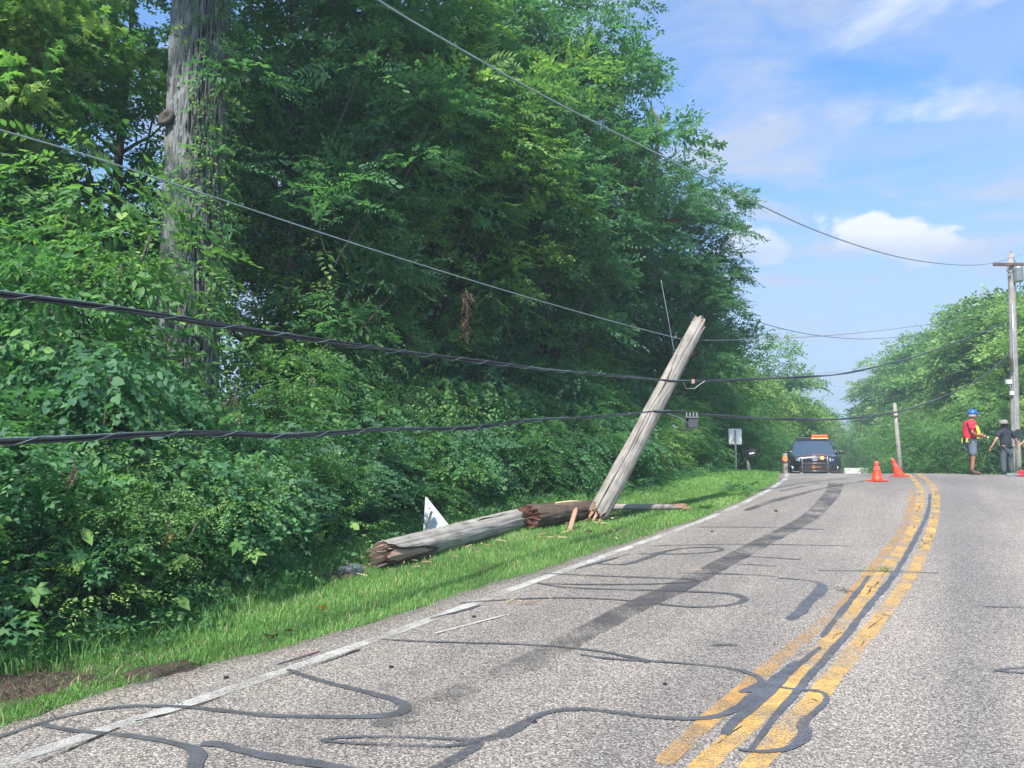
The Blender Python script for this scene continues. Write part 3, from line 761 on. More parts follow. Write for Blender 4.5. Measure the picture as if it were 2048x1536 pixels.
def make_tree(name, protos, seed, H, r0, rx, ry, rz, cz, ncl, per, cmat, tmat, every=3, r_0=.5, r_1=1.0, shell=.45, droop=.15, scale=(.8, 1.25), flat=.6):
    g = np.random.default_rng(seed)
    c, r_ = clump_centres(g, ncl, rx, ry, rz, cz, shell, r_0, r_1)
    P, D = clump_points(g, c, r_, per, flat, droop)
    tintc = np.repeat(g.uniform(0, 1, len(c)), [max(3, int(per * q ** 2 / 0.5)) for q in r_])
    V, Qs, A = assemble(g, protos, P, D, scale=scale, tint=np.clip(tintc * .6 + g.uniform(0, .4, len(P)), 0, 1))
    crown = np_mesh(name + '_crown', V, Qs, cmat, False, A)
    trunk = limb_mesh(name + '_trunk', g, H, r0, c, tmat, every)
    return trunk, crown
KIT = {}
KIT['ash'] = make_tree('ash', SP_pin[:2] + SP_map[:1] + SP_ov, 21, 8.6, .16, 2.4, 2.4, 4.0, 5.6, 84, 52, M['leaf_mid'], M['bark_dark'], droop=.15, r_0=.35, r_1=.75)
KIT['maple'] = make_tree('maple', SP_map, 22, 8.4, .17, 2.4, 2.4, 3.9, 5.4, 62, 40, M['leaf_mid'], M['bark_dark'], r_0=.35, r_1=.75)
KIT['oak'] = make_tree('oak', SP_ov + SP_map[:1], 23, 8.8, .18, 2.4, 2.4, 4.0, 5.7, 100, 58, M['leaf_deep'], M['bark_dark'], r_0=.4, r_1=.9)
KIT['locust'] = make_tree('locust', SP_pin[:1] + SP_sm + SP_ov[:2], 24, 8.6, .13, 2.1, 2.1, 4.0, 5.5, 70, 58, M['leaf_deep'], M['bark_dark'], droop=.15, r_0=.3, r_1=.7)
# far trees: coarser sprays
KIT['far_round'] = make_tree('far_round', SP_far, 31, 9.5, .2, 3.2, 3.2, 4.4, 5.6, 150, 16, M['leaf_far'], M['bark_dark'], 5, .8, 1.5, droop=.1)
KIT['far_tall'] = make_tree('far_tall', SP_far, 32, 10.5, .2, 2.5, 2.5, 5.0, 6.2, 140, 16, M['leaf_far'], M['bark_dark'], 5, .7, 1.4, droop=.1)
KIT['far_bright'] = make_tree('far_bright', SP_far, 33, 8.5, .16, 2.8, 2.8, 3.9, 4.9, 100, 16, M['leaf_bright'], M['bark_dark'], 5, .7, 1.3, droop=.1)
def make_shrub(name, protos, seed, rx, rz, ncl, per, mat, droop=.25, r0=.22, r1=.5, scale=(.75, 1.2)):
    return make_tree(name, protos, seed, rz * 1.7, .03, rx, rx, rz * 1.05, rz * .95, ncl, per, mat, M['bark_dark'], 3, r0, r1, .35, droop, scale, .8)
KIT['vine_bush'] = make_shrub('vine_bush', SP_vine + SP_vine + SP_sm[:3], 41, .95, 1.15, 52, 92, M['leaf_deep'], .5)
KIT['privet_bush'] = make_shrub('privet_bush', SP_sm, 42, .95, 1.15, 60, 84, M['leaf_mid'], .25)
KIT['elder_bush'] = make_shrub('elder_bush', SP_ov[:2] + SP_sm[:2] + SP_lance, 43, .95, 1.2, 60, 62, M['leaf_mid'], .3)
KIT['maple_bush'] = make_shrub('maple_bush', SP_map[:2] + SP_vine[:2] + SP_sm, 44, .95, 1.15, 60, 58, M['leaf_deep'], .3)
KIT['bright_bush'] = make_shrub('bright_bush', SP_sm + SP_lance[:1], 45, .9, .95, 50, 60, M['leaf_mid'], .2)

t_, c_ = KIT['maple']; c2_ = c_.copy(); c2_.materials.clear(); c2_.materials.append(M['leaf_bright']); KIT['sunlit_maple'] = (t_, c2_)  # maple crown copied in brighter leaves, its sunlit look put into the colour
t_, c_ = KIT['ash']; c2_ = c_.copy(); c2_.materials.clear(); c2_.materials.append(M['leaf_deep']); KIT['dark_ash'] = (t_, c2_)
COUNT = {}
def plant(kit, name, part, x, y, sc, label, cat, group=None, rz=None, sz=None, z=None, tr=True):
    if rz is None: rz = rnd.uniform(0, 6.28)
    zz_ = float(G(x, y)) if z is None else z
    e = empty(name, (x, y, zz_ - 0.03), rz, label=label, cat=cat, group=group)
    t, c = KIT[kit]
    s = (sc, sc, sz if sz else sc)
    if tr: link('trunk' if part == 'crown' else 'stem', t, None, e, scale=s)
    f = link(part, c, None, e, scale=s)
    return e
#@@FOREST
def px_x(px, d): return (px - 1024) / 1500.0 * d

# trees of the near wood, by where each stands
NEAR = [ # kit, px, d, scale, zscale, label
 ('oak', 590, 16.5, 1.1, 1.1, 'dense oak filling the gap behind the feathery locust'),
 ('dark_ash', 770, 18.5, 1.1, 1.15, 'dark ash filling the gap behind the hanging dead vine'),
 ('oak', 1010, 20.0, 1.1, 1.2, 'dense oak filling the gap between the two tall crowns'),
 ('sunlit_maple', -150, 8.6, .62, 1.0, 'slender yellow-green maple at the darkest end of the wood, beside the bare dirt'),
 ('maple', -170, 9.5, 1.0, 1.1, 'broad-leaved maple tree at the far end of the wood, partly cut off by the frame'),
 ('maple', -40, 11.0, 1.0, 1.15, 'maple tree with sunlit outer leaves standing before the thick trunk'),
 ('ash', 210, 13.0, 1.05, 1.15, 'ash tree just behind and before the thick grey trunk, sky showing through'),
 ('locust', 560, 12.2, 1.05, 1.2, 'feathery locust tree next to the thick grey trunk, on its road-crest side'),
 ('oak', 700, 14.5, 1.1, 1.25, 'dark oak tree between the thick trunk and the leaning pole, second in'),
 ('ash', 860, 15.0, 1.15, 1.3, 'tall ash with drooping leaflets above the fallen triangular sign'),
 ('maple', 960, 17.5, 1.1, 1.35, 'tall maple above the split log, crossed by the highest wire'),
 ('oak', 1095, 17.0, 1.1, 1.35, 'tall dense oak whose crown makes the upper skyline of the wood'),
 ('oak', 1175, 19.5, 1.0, 1.14, 'rust-tipped tree above the leaning pole, below the upper skyline'),
 ('oak', 1345, 22.0, .98, 0.98, 'oak with a ragged crown reaching over the road behind the broken pole top'),
 ('maple', 860, 24, 1.0, .95, 'maple tree deep in the wood behind the tall ash'),
 ('oak', 1050, 25, 1.15, 1.1, 'oak tree deep in the wood behind the tall maple'),
 ('dark_ash', 1150, 25, 1.2, 1.15, 'ash tree deep in the wood behind the rust-tipped tree'),
 ('oak', 1360, 27, 0.85, 0.88, 'maple behind the oak at the end of the near wood'),
]
for k, px, d, sc, sz, lab in NEAR:
    plant(k, {'dark_ash': 'ash_tree', 'sunlit_maple': 'maple_tree', 'maple': 'maple_tree', 'ash': 'ash_tree', 'oak': 'oak_tree', 'locust': 'locust_tree'}[k], 'crown', px_x(px, d), d, sc, lab, 'tree', 'trees of the near wood', sz=sz)
# shrubs along the foot of the wood: three tiers
kinds = ['vine_bush', 'privet_bush', 'maple_bush', 'elder_bush']
WHERE = [(6.0, 'beside the bare dirt patch'), (7.4, 'opposite the start of the grass strip'), (9.0, 'just short of the blue-grey rock'), (10.5, 'behind the blue-grey rock'), (12.0, 'behind the split end of the long log'),
         (13.5, 'behind the fallen triangular sign'), (15.0, 'behind the dark log piece'), (16.5, 'behind the foot of the leaning pole'), (18.5, 'behind the thin grey crossarm'), (21.0, 'past the leaning pole'), (30.0, 'near the white sign on the crest')]
def where(s):
    for a, t in WHERE:
        if s < a: return t
    return 'beyond the crest'
TIERS = [(0.75, 0.80, 0.72, 'low leafy'), (1.75, 1.05, 1.15, 'middle-height'), (2.9, 1.35, 1.7, 'tall leafy')]
nth = ['first', 'second', 'third', 'fourth', 'fifth', 'sixth', 'seventh']
seen_lab = {}
for ti, (off, sc, sz, word) in enumerate(TIERS):
    s = 1.0 + ti * 0.4
    while s < 27:
        u = float(U_bush(s)) - off - rnd.uniform(-.12, .15); x, y = xy(s, u)
        k = kinds[rnd.randrange(4)]
        if s > 21: k = 'bright_bush' if ti == 0 else k
        kindw = {'vine_bush': 'round-leaved vine', 'privet_bush': 'small-leaved privet', 'maple_bush': 'mixed maple', 'elder_bush': 'long-leaved elder', 'bright_bush': 'bright green'}[k]
        lab = f'{word} {kindw} bush {where(s)}'
        seen_lab[lab] = seen_lab.get(lab, 0) + 1
        if seen_lab[lab] > 1: lab = f'{word} {kindw} bush {where(s)}, {nth[seen_lab[lab]-1]} one along'
        m_ = rnd.uniform(.88, 1.14)
        pxs = 1024 + 1500 * x / max(y, 1)
        if 240 < pxs < 540 and ti == 2: s += .8; continue
        if 240 < pxs < 480 and ti == 1: m_ *= .78
        plant(k, k, 'foliage', x, y, sc * m_, lab, 'bush', 'bushes along the foot of the wood', sz=sz * m_ * (1.0 if s < 20 else .8))
        s += (0.95, 1.2, 1.5)[ti]
#@@END

# ------------------------------------------------------------------ the thick vine-clad trunk
def noise2(g, ny, nx, ky, kx):
    a = g.normal(0, 1, (ny, nx))
    fx = np.fft.fftfreq(nx)[None, :] * kx; fy = np.fft.fftfreq(ny)[:, None] * ky
    f = np.exp(-(fx ** 2 + fy ** 2) * 20)
    b = np.real(np.fft.ifft2(np.fft.fft2(a) * f)); return b / b.std()
def bark_cyl(name, g, H, r0, r1, ns, nz, amp, mat, lean=(0, 0), flare=0.3, ky=5.5, kx=1.0):
    N = noise2(g, nz, ns, ky, kx) * .6 + noise2(g, nz, ns, ky * 2.5, kx * .55) * .5
    N = -np.abs(N) ** .8
    t = np.linspace(0, 1, nz)[:, None]; an = np.linspace(0, 2 * PI, ns, endpoint=False)[None, :]
    rad = r0 + (r1 - r0) * t + flare * r0 * np.exp(-t * H / .5) + amp * N + .018 * np.sin(an * 3 + t * 5) + .012 * np.sin(an * 5 - t * 9)
    X = rad * np.cos(an) + lean[0] * t * H; Y = rad * np.sin(an) + lean[1] * t * H; Z = t * H + 0 * an
    V = np.stack([X, Y, Z], -1).reshape(-1, 3); idx = np.arange(nz * ns).reshape(nz, ns)
    Q = np.stack([idx[:-1], np.roll(idx[:-1], -1, 1), np.roll(idx[1:], -1, 1), idx[1:]], -1).reshape(-1, 4)
    a = N - N.min(); a /= a.max()
    me = np_mesh(name, V, Q, mat, True, a[:-1].ravel()); return me
g = np.random.default_rng(5)
tx, ty = px_x(366, 10.4), 10.4
big_tree = empty('thick_trunk_tree', (tx, ty, float(G(tx, ty))), label='thick grey ridged trunk with ivy climbing one side, rising from the bushes', cat='tree')
link('trunk', bark_cyl('big_trunk', g, 14.0, .43, .37, 320, 900, .034, M['bark_ridged'], (.004, 0)), None, big_tree, loc=(0, 0, -.1))
zk = at(345, 236, 10.1)
kn = MB()
for k in range(5):
    a = k * 1.1
kn.lathe([(.03, -.05), (.10, -.03), (.135, .02), (.12, .05), (.07, .045), (.05, .01), (.02, -.01)], 14)
link('knot', kn.mesh('knot', [M['bark_dark']], True), None, big_tree, loc=(zk.x - tx - .06, -.33, zk.z - float(G(tx, ty)) - .02), rot=(R(70), 0, R(-20)))
# ivy on the trunk's road side
P, D = [], []
for i in range(520):
    z = g.uniform(3.2, 11.5); w = .5 + .5 * math.sin(z * 2.1) * math.sin(z * .9 + 1)
    a = g.normal(-.45, .36 + .28 * w); rr = .41 + g.uniform(0, .06) + (.12 * w * g.uniform(0, 1) if a > -.5 else 0)
    P.append((math.cos(a) * rr, math.sin(a) * rr, z)); D.append((math.cos(a) * .5, math.sin(a) * .5, g.uniform(-1, .2)))
V, Qs, A = assemble(g, SP_vine, np.array(P), np.array(D), scale=(.45, .8), up=.3)
tag(link('ivy', np_mesh('trunk_ivy', V, Qs, M['leaf_mid'], False, A), None, big_tree), kind='stuff')
link('crown', KIT['oak'][1], None, big_tree, loc=(0, 0, 6.2), scale=(1.25, 1.25, 1.1))
# spindly shoots in front of the trunk
def shoot(px, py, d, L, lab, lean=.1, seed=0, mat='leaf_bright', protos=None):
    g = np.random.default_rng(seed); b = at(px, py, d)
    e = empty('tall_shoot', b, label=lab, cat='plant', group='slender shoots above the bushes')
    pts = [Vector((lean * t * t * L, -.05 * t, L * t)) for t in np.linspace(-.6, 1, 12)]
    MB().tube(pts, [.006 * (1 - .7 * i / 12) for i in range(12)], 5).build('stem', M['leaf_mid'], e)
    n = int(L * 26); tt = g.uniform(.0, 1, n)
    P = np.array([(lean * t * t * L, 0, L * t) for t in tt]); a = g.uniform(0, 6.28, n)
    D = np.stack([np.cos(a), np.sin(a), g.uniform(.1, .8, n)], 1)
    V, Qs, A = assemble(g, protos or [spray(g, 'ovate', 3, .06, .07, .3, .3)], P, D, scale=(.6, 1.1), tint=np.full(n, .8))
    link('foliage', np_mesh('shoot_leaves', V, Qs, M[mat], False, A), None, e)
shoot(290, 540, 7.4, 1.15, 'tall slender shoot rising across the thick trunk', .55, 1)
shoot(262, 540, 7.0, .45, 'short slender shoot beside the thick trunk', .1, 2)
shoot(640, 450, 10, .7, 'tall feathery shoot past the thick trunk', .4, 3, 'leaf_deep', SP_pin[:2])

# ------------------------------------------------------------------ far trees
FAR = [ # kit, px, d, top py, width factor, label, material set
 ('far_bright', 1545, 46, 690, .8, 'sunlit loose tree behind the white sign and mailbox'),
 ('far_round', 1475, 37, 715, .8, 'dark round tree behind the white sign'),
 ('far_tall', 1425, 33, 650, .8, 'tall dark tree between the near wood and the white sign'),
 ('far_round', 1612, 66, 790, .7, 'dark tree behind the police car roof lights'),
 ('far_bright', 1590, 56, 852, .7, 'low yellow-green tree behind the police car'),
 ('far_round', 1655, 95, 825, .6, 'bluish distant tree past the police car'),
 ('far_bright', 1685, 125, 850, .6, 'small pale distant tree at the end of the road'),
 ('far_tall', 1730, 118, 808, .6, 'pale tall distant tree over the line of far poles'),
 ('far_bright', 1770, 88, 790, .7, 'pale tree behind the leaning grey stub pole'),
 ('far_round', 1800, 72, 712, .8, 'rounded tree beside the open sky on the far roadside'),
 ('far_tall', 1850, 66, 662, .8, 'tall tree in the middle of the far roadside row'),
 ('far_round', 1905, 56, 640, .9, 'broad tree above the worker in the red shirt'),
 ('far_bright', 1950, 48, 625, .9, 'sunlit bright tree behind the worker in the red shirt'),
 ('far_tall', 1985, 44, 588, .9, 'tall dark-topped tree short of the utility pole'),
 ('far_round', 2040, 38, 560, .9, 'big dense tree directly behind the utility pole'),
 ('far_bright', 2110, 33, 600, .9, 'sunlit tree past the utility pole, cut off by the frame'),
 ('far_bright', 1850, 44, 800, .8, 'bright low tree behind the stub pole'),
 ('far_bright', 1915, 38, 800, .8, 'bright green low tree right behind the worker in the red shirt'),
 ('far_round', 1990, 34, 775, .8, 'dense low tree behind the officer in the brimmed hat'),
 ('far_bright', 2062, 31, 800, .8, 'bright low tree at the foot of the utility pole'),
 ('far_round', 1705, 170, 880, .7, 'tiny distant tree closing off the road'),
 ('far_round', 1640, 150, 885, .7, 'tiny distant tree behind the police car mirror'),
 ('far_round', 1520, 60, 770, .8, 'bluish-green tree deep behind the mailbox'),
 ('far_tall', 1440, 52, 720, .8, 'tall tree deep behind the white sign'),
 ('far_round', 1745, 150, 855, .8, 'small hazy tree behind the line of far poles'),
]
KH = {'far_round': 10.4, 'far_tall': 11.6, 'far_bright': 9.2}
for k, px, d, ty_, wf, lab in FAR:
    x = px_x(px, d); H = at(px, ty_, d).z - float(G(x, d)); s = H / KH[k]
    plant(k, 'roadside_tree' if px > 1700 else 'distant_tree', 'crown', x, d, max(s, .55) * wf * 1.15, lab, 'tree', 'trees beyond the crest', sz=s)
LOWB = [('bright_bush', 1768, 44, 1.6, 'pale bush at the foot of the stub pole'), ('privet_bush', 1830, 34, 1.5, 'low bush beyond the second cone'), ('bright_bush', 1880, 33, 1.5, 'bright bush between the stub pole and the worker in red'),
        ('bright_bush', 1925, 31.5, 1.35, 'bright bush right behind the worker in red'), ('elder_bush', 1968, 31.5, 1.4, 'leafy bush between the worker in red and the officer'), ('bright_bush', 2008, 32, 1.45, 'bush right behind the officer in the brimmed hat'),
        ('elder_bush', 2050, 33, 1.5, 'bush right behind the utility pole foot'), ('bright_bush', 2085, 32, 1.5, 'bush past the utility pole foot'), ('privet_bush', 1560, 40, 1.5, 'dark bush short of the police car'), ('privet_bush', 1520, 34, 1.5, 'dark bush behind the mailbox'),
        ('elder_bush', 1470, 29, 1.3, 'dark bush behind the white sign post'), ('bright_bush', 1700, 80, 2.2, 'low bush over the white board fence'), ('privet_bush', 1668, 70, 2.6, 'dark bush beside the far side of the police car'), ('elder_bush', 1600, 48, 1.8, 'leafy bush hidden behind the police car'),
        ('privet_bush', 1740, 70, 2.4, 'dark bush behind the first cone'), ('elder_bush', 1800, 50, 2.0, 'bush behind the second cone')]
for k, px, d, s, lab in LOWB:
    plant(k, 'roadside_bush', 'foliage', px_x(px, d), d, s, lab, 'bush', 'bushes beyond the crest')

# ------------------------------------------------------------------ grass and ground cover
def grass(name, n, s0, s1, ulo, uhi, hmin, hmax, w, seed, label, dens=None, mat='grass', edge_hi=True):
    g = np.random.default_rng(seed)
    s = g.uniform(s0, s1, n); t = g.uniform(0, 1, n)
    lo, hi = ulo(s), uhi(s); u = lo + (hi - lo) * t
    x, y = xy(s, u)
    patch = .5 + .5 * np.sin(x * 2.1 + 1.7 * np.sin(y * 1.3)) * np.sin(y * 1.9 + 1.1 * np.sin(x * 2.3))
    keep = g.uniform(0, 1, n) < .55 + .45 * patch
    if dens is not None: keep &= g.uniform(0, 1, n) < dens(s, t)
    s, t, u, x, y, patch = (a[keep] for a in (s, t, u, x, y, patch)); n = len(s)
    z = G(x, y) - .004
    h = g.uniform(hmin, hmax, n) * (.75 + .5 * patch) * (1 + .9 * np.clip(.3 - t, 0, 1))
    a = g.uniform(0, 2 * PI, n); b = g.normal(0, .35, n); c = g.normal(0, .35, n)
    wv = np.stack([np.cos(a), np.sin(a), 0 * a], 1) * (w * g.uniform(.7, 1.3, n))[:, None]
    base = np.stack([x, y, z], 1); mid = base + np.stack([b * h * .35, c * h * .35, h * .6], 1); top = base + np.stack([b * h, c * h, h * .95], 1)
    V = np.stack([base - wv, base + wv, mid + wv * .8, mid - wv * .8, top + wv * .15, top - wv * .15], 1).reshape(-1, 3)
    i = np.arange(n)[:, None] * 6
    Q = np.concatenate([i + [0, 1, 2, 3], i + [3, 2, 4, 5]], 0)
    lv = np.clip(.25 + .35 * patch + g.uniform(-.25, .35, n), 0, 1)
    o = link(name, np_mesh(name, V, Q, M[mat], False, np.concatenate([lv, lv])))
    return tag(o, label, kind='stuff')
fe = lambda s: U_edge(s) + .02; fb = lambda s: U_bush(s) - .5
dirt_c = hit(40, 1395, G)
dirt_s, dirt_u = su(dirt_c.x - .15, dirt_c.y + .1)
nodirt = lambda s, t: np.where((((s - dirt_s) / .62) ** 2 + ((U_bush(s) - .5 + (U_edge(s) + .52 - U_bush(s)) * t - dirt_u) / .30) ** 2) < 1, .12, 1.0)
grass('grass', 98000, -.5, 10, fb, fe, .028, .07, .0030, 1, 'bright green mown grass strip along the near road edge', dens=nodirt)
grass('grass', 60000, 10, 19, fb, fe, .03, .07, .0052, 2, 'green grass strip round the broken pole pieces')
grass('grass', 42000, 19, 29, fb, fe, .05, .10, .0095, 3, 'green grass strip rising to the crest by the white sign')
fr = lambda s: U_right(s) - .05
grass('grass', 26000, 20, 34, fr, lambda s: U_right(s) + 7, .07, .16, .012, 4, 'green grass on the far roadside behind the workers')
M['straw'] = leafmat('straw', [(0.0, (0.25, 0.2, 0.1)), (0.5, (0.4, 0.34, 0.18)), (1.0, (0.5, 0.45, 0.28))], 0.3)
grass('dry_grass', 7000, -.5, 16, fb, fe, .03, .09, .0032, 14, 'scattered straw-coloured dry blades in the verge', mat='straw')
fringe = lambda s: U_bush(s) + .35
grass('tall_grass', 16000, -.5, 14, lambda s: U_bush(s) - .7, fringe, .10, .24, .0045, 6, 'taller rough grass along the foot of the bushes', dens=lambda s, t: 1 - .75 * t)
g = np.random.default_rng(8)
n = 1500; s = g.uniform(.5, 24, n); u = U_bush(s) + g.normal(-.12, .22, n); x, y = xy(s, u)
a = g.uniform(0, 6.28, n); D = np.stack([np.cos(a), np.sin(a), g.uniform(-.1, .7, n)], 1)
V, Qs, A = assemble(g, SP_vine[:2] + SP_sm + SP_lance, np.stack([x, y, G(x, y) + g.uniform(.01, .22, n)], 1), D, scale=(.6, 1.05))
tag(link('ground_cover', np_mesh('ground_cover', V, Qs, M['leaf_deep'], False, A)), 'low trailing vines and weeds at the foot of the bushes', kind='stuff')
# bare dirt patch with dead stalks
c = hit(40, 1395, G); mb = MB(); ring = []
def patch_mesh(cx, cy, rx, ry, ang, seed, lift=.022, n=26):
    r_ = random.Random(seed); V = [(cx, cy, float(G(cx, cy)) + lift + .01)]; F = []
    for j, q in enumerate((.4, .75, 1.0)):
        for k in range(n):
            a = 2 * PI * k / n; w = q * (1 + (.16 * math.sin(3 * a + seed) + r_.uniform(-.09, .09)) * q)
            lx, ly = math.cos(a) * rx * w, math.sin(a) * ry * w
            X = cx + lx * math.cos(ang) - ly * math.sin(ang); Y = cy + lx * math.sin(ang) + ly * math.cos(ang)
            V.append((X, Y, float(G(X, Y)) + (lift + r_.uniform(0, .02) if q < 1 else -.01)))
    F += [(0, 1 + k, 1 + (k + 1) % n) for k in range(n)]
    for j in range(2):
        F += [(1 + j * n + k, 1 + (j + 1) * n + k, 1 + (j + 1) * n + (k + 1) % n, 1 + j * n + (k + 1) % n) for k in range(n)]
    return MB().add(V, F)
dp = patch_mesh(c.x - .2, c.y + .12, .62, .27, .5, 3, .012).build('dirt_patch', M['dirt'], None, True)
tag(dp, 'bare dark soil patch with dead stalks beside the grass strip', kind='structure')
for q, (px, py, rx, ry) in enumerate([(330, 1345, .28, .14), (690, 1150, .30, .16)]):
    h = hit(px, py, G)
    tag(patch_mesh(h.x, h.y, rx, ry, .5, 5 + q).build('dirt_patch', M['dirt'], None, True), ('small bare soil spot at the bush foot', 'scuffed soil around the blue-grey rock')[q], kind='structure')
n = 170; g = np.random.default_rng(9)
P = np.stack([c.x - .2 + g.normal(0, .5, n), c.y + .1 + g.normal(0, .28, n)], 1); mb = MB()
for p in P:
    z = float(G(p[0], p[1])) + .03; a = g.uniform(0, 6.28); L = g.uniform(.06, .22); e = g.uniform(-.02, .07)
    mb.tube([(p[0], p[1], z), (p[0] + math.cos(a) * L * .5, p[1] + math.sin(a) * L * .5, z + e), (p[0] + math.cos(a) * L, p[1] + math.sin(a) * L, z)], .0022, 3, False)
tag(mb.build('dead_stalks', M['pole_brown']), 'scattered dead stalks lying on the bare dirt', kind='stuff')

# ------------------------------------------------------------------ single large leaves (parts of the bush they grow on)
def big_leaf_mesh(kind, name, mat, sz):
    V, Qs = leaf_shape(kind)
    return np_mesh(name, V * sz, Qs, mat, True, [.75] * len(Qs))
BL = [big_leaf_mesh('round', 'vine_leaf', M['leaf_mid'], .14), big_leaf_mesh('maple', 'lobed_leaf', M['leaf_mid'], .17), big_leaf_mesh('round', 'pale_vine_leaf', M['leaf_bright'], .12), big_leaf_mesh('ovate', 'long_leaf', M['leaf_mid'], .16)]
bushes = [o for o in COL.objects if o.type == 'EMPTY' and o.get('group') == 'bushes along the foot of the wood']
near_b = [o for o in bushes if o.location.length < 12]
g = random.Random(3); cnt = 0
for b in near_b:
    f = [c_ for c_ in b.children if c_.name.startswith('foliage')][0]; me = f.data; sc_ = f.scale
    nv = len(me.vertices); best = []
    for _ in range(260):
        v = me.vertices[g.randrange(nv)].co
        w = Vector((v.x * sc_[0], v.y * sc_[1], v.z * sc_[2])); w.rotate(b.rotation_euler); w += b.location
        best.append((w - cam.location).length); 
        if len(best) == 1: pool = []
        pool.append((best[-1], w))
    pool.sort(key=lambda t: t[0])
    if pool[0][0] > 10: continue
    for d_, w in g.sample(pool[:40], 5):
        lf = link('leaf', BL[g.randrange(4)], None, b)
        wl_ = w + (cam.location - w).normalized() * .03 - b.location
        wl_.rotate(Matrix.Rotation(-b.rotation_euler.z, 3, 'Z')); lf.location = wl_
        tocam = math.atan2(cam.location.x - w.x, -(cam.location.y - w.y))
        lf.rotation_euler = (R(g.uniform(35, 85)), g.uniform(-.5, .5), tocam - b.rotation_euler.z + g.uniform(-.7, .7))
        k_ = g.uniform(.6, 1.05); lf.scale = (k_, k_, k_); cnt += 1
        lf.rotation_euler.rotate_axis('Z', g.uniform(2.2, 4.0))

# ------------------------------------------------------------------ broken pole pieces
def broken_log(name, p0, p1, r0, r1, mats, parent=None, jag0=.06, jag1=.06, n=40, seed=0, start=None, end=None, amp=.006, flat=0.0, dent=.5):
    """shell of a log along local Z from p0 to p1; start/end: functions of angle -> how far in the surface stops"""
    g = np.random.default_rng(seed); p0, p1 = Vector(p0), Vector(p1); L = (p1 - p0).length; nz = max(12, int(L / .035))
    an = np.linspace(0, 2 * PI, n, endpoint=False)
    a0 = np.array([start(a) if start else 0 for a in an]) + np.abs(noise2(g, 2, n, 1, .8)[0]) * jag0
    a1 = np.array([end(a) if end else 0 for a in an]) + np.abs(noise2(g, 2, n, 1, .8)[0]) * jag1
    N = noise2(g, nz, n, 8, .8)
    t = np.linspace(0, 1, nz)[:, None]
    z = a0[None] + (L - a1 - a0)[None] * t
    tt = z / L; rr = r0 + (r1 - r0) * tt + amp * -np.abs(N) + .004 * np.sin(an * 2 + 1)[None]
    X, Y = rr * np.cos(an), rr * np.sin(an) * (1 - flat)
    V = np.stack([X, Y, z + 0 * X], -1).reshape(-1, 3); idx = np.arange(nz * n).reshape(nz, n)
    Q = list(np.stack([idx[:-1], np.roll(idx[:-1], -1, 1), np.roll(idx[1:], -1, 1), idx[1:]], -1).reshape(-1, 4))
    V = list(V); mi = [0] * len(Q)
    for row, zz0, sgn in ((0, a0, 1), (nz - 1, L - a1, -1)):     # ragged broken ends in three inward rings
        prev = idx[row]
        for q in (.78, .5, .22):
            o = len(V)
            for k in range(n):
                zc = zz0[k] * q + (1 - q) * float(np.median(zz0)) + sgn * (-.5 + g.uniform(0, 1)) * dent * (jag0 if row == 0 else jag1) * 1.6
                zc = min(max(zc, 0), L); r_ = rr[row, k] * q
                V.append((r_ * math.cos(an[k]), r_ * math.sin(an[k]) * (1 - flat), zc))
            cur = np.arange(o, o + n)
            for k in range(n):
                f = (prev[k], prev[(k + 1) % n], cur[(k + 1) % n], cur[k]); Q.append(f if row else f[::-1]); mi.append(1)
            prev = cur
        o = len(V); V.append((0, 0, float(np.median(zz0)))); 
        for k in range(n): Q.append((prev[k], prev[(k + 1) % n], o)); mi.append(1)
    me = bpy.data.meshes.new(name); me.from_pydata([tuple(map(float, v)) for v in V], [], [tuple(int(i) for i in f) for f in Q])
    for m in mats: me.materials.append(m)
    me.polygons.foreach_set('material_index', mi); me.polygons.foreach_set('use_smooth', [m == 0 for m in mi]); me.update()
    o = link(name, me, None, parent)
    q = (p1 - p0).to_track_quat('Z', 'Y'); o.rotation_euler = q.to_euler(); o.location = p0
    return o
def splinter(mb, p, d, L, w, mi=0, seed=0, dp=None):
    r_ = random.Random(seed); d = Vector(d).normalized(); a = d.cross(Vector((.2, 1, .1))).normalized(); b = d.cross(a)
    p = Vector(p); dp = dp or w * .4
    def pt(t, i, j): return p + d * L * t + a * i * w + b * j * dp
    k = .8 + r_.uniform(-.2, .2)
    vs = [pt(0, -.5, -.5), pt(0.03, .5, -.5), pt(-.02, .5, .5), pt(0, -.5, .5), pt(.55, -.45 * k, -.5), pt(.6, .5, -.4), pt(.5, .45, .5), pt(.62, -.4, .4), pt(.85, -.35, 0), pt(1, .2, 0)]
    mb.add(vs, [(0, 3, 2, 1), (0, 1, 5, 4), (1, 2, 6, 5), (2, 3, 7, 6), (3, 0, 4, 7), (4, 5, 9, 8), (5, 6, 9), (6, 7, 8, 9), (7, 4, 8)], mi)

# leaning pole
base = hit(1194, 1044, G); LD = base.y + .1
pb = at(1193, 1035, LD); pt_ = at(1404, 636, LD + .55)
lp = empty('leaning_utility_pole', pb, label='broken grey utility pole leaning steeply, held up by its cables over the verge', cat='utility pole')
Mi = Matrix.Translation(-pb)
o = broken_log('shaft', pb - pb, pt_ - pb, .178, .128, [M['pole_wood'], M['fresh_wood']], lp, .12, .10, 48, 3, amp=.007)
ax = (pt_ - pb).normalized()
side = ax.cross(Vector((0, 1, 0))).normalized()
mb = MB()
for k in range(7):
    a = k * .9 + .3; w = side * math.cos(a) * .11 + ax.cross(side) * math.sin(a) * .11
    splinter(mb, w + ax * .05, -ax + w * 1.0, .12 + .03 * (k % 3), .045, 0, k)
mb.build('splinters', M['fresh_wood'], lp, False)
mb = MB()       # gouges where fittings were torn off the side away from the sun
toc = (cam.location - pb).normalized()
rt = -side if side.x < 0 else side
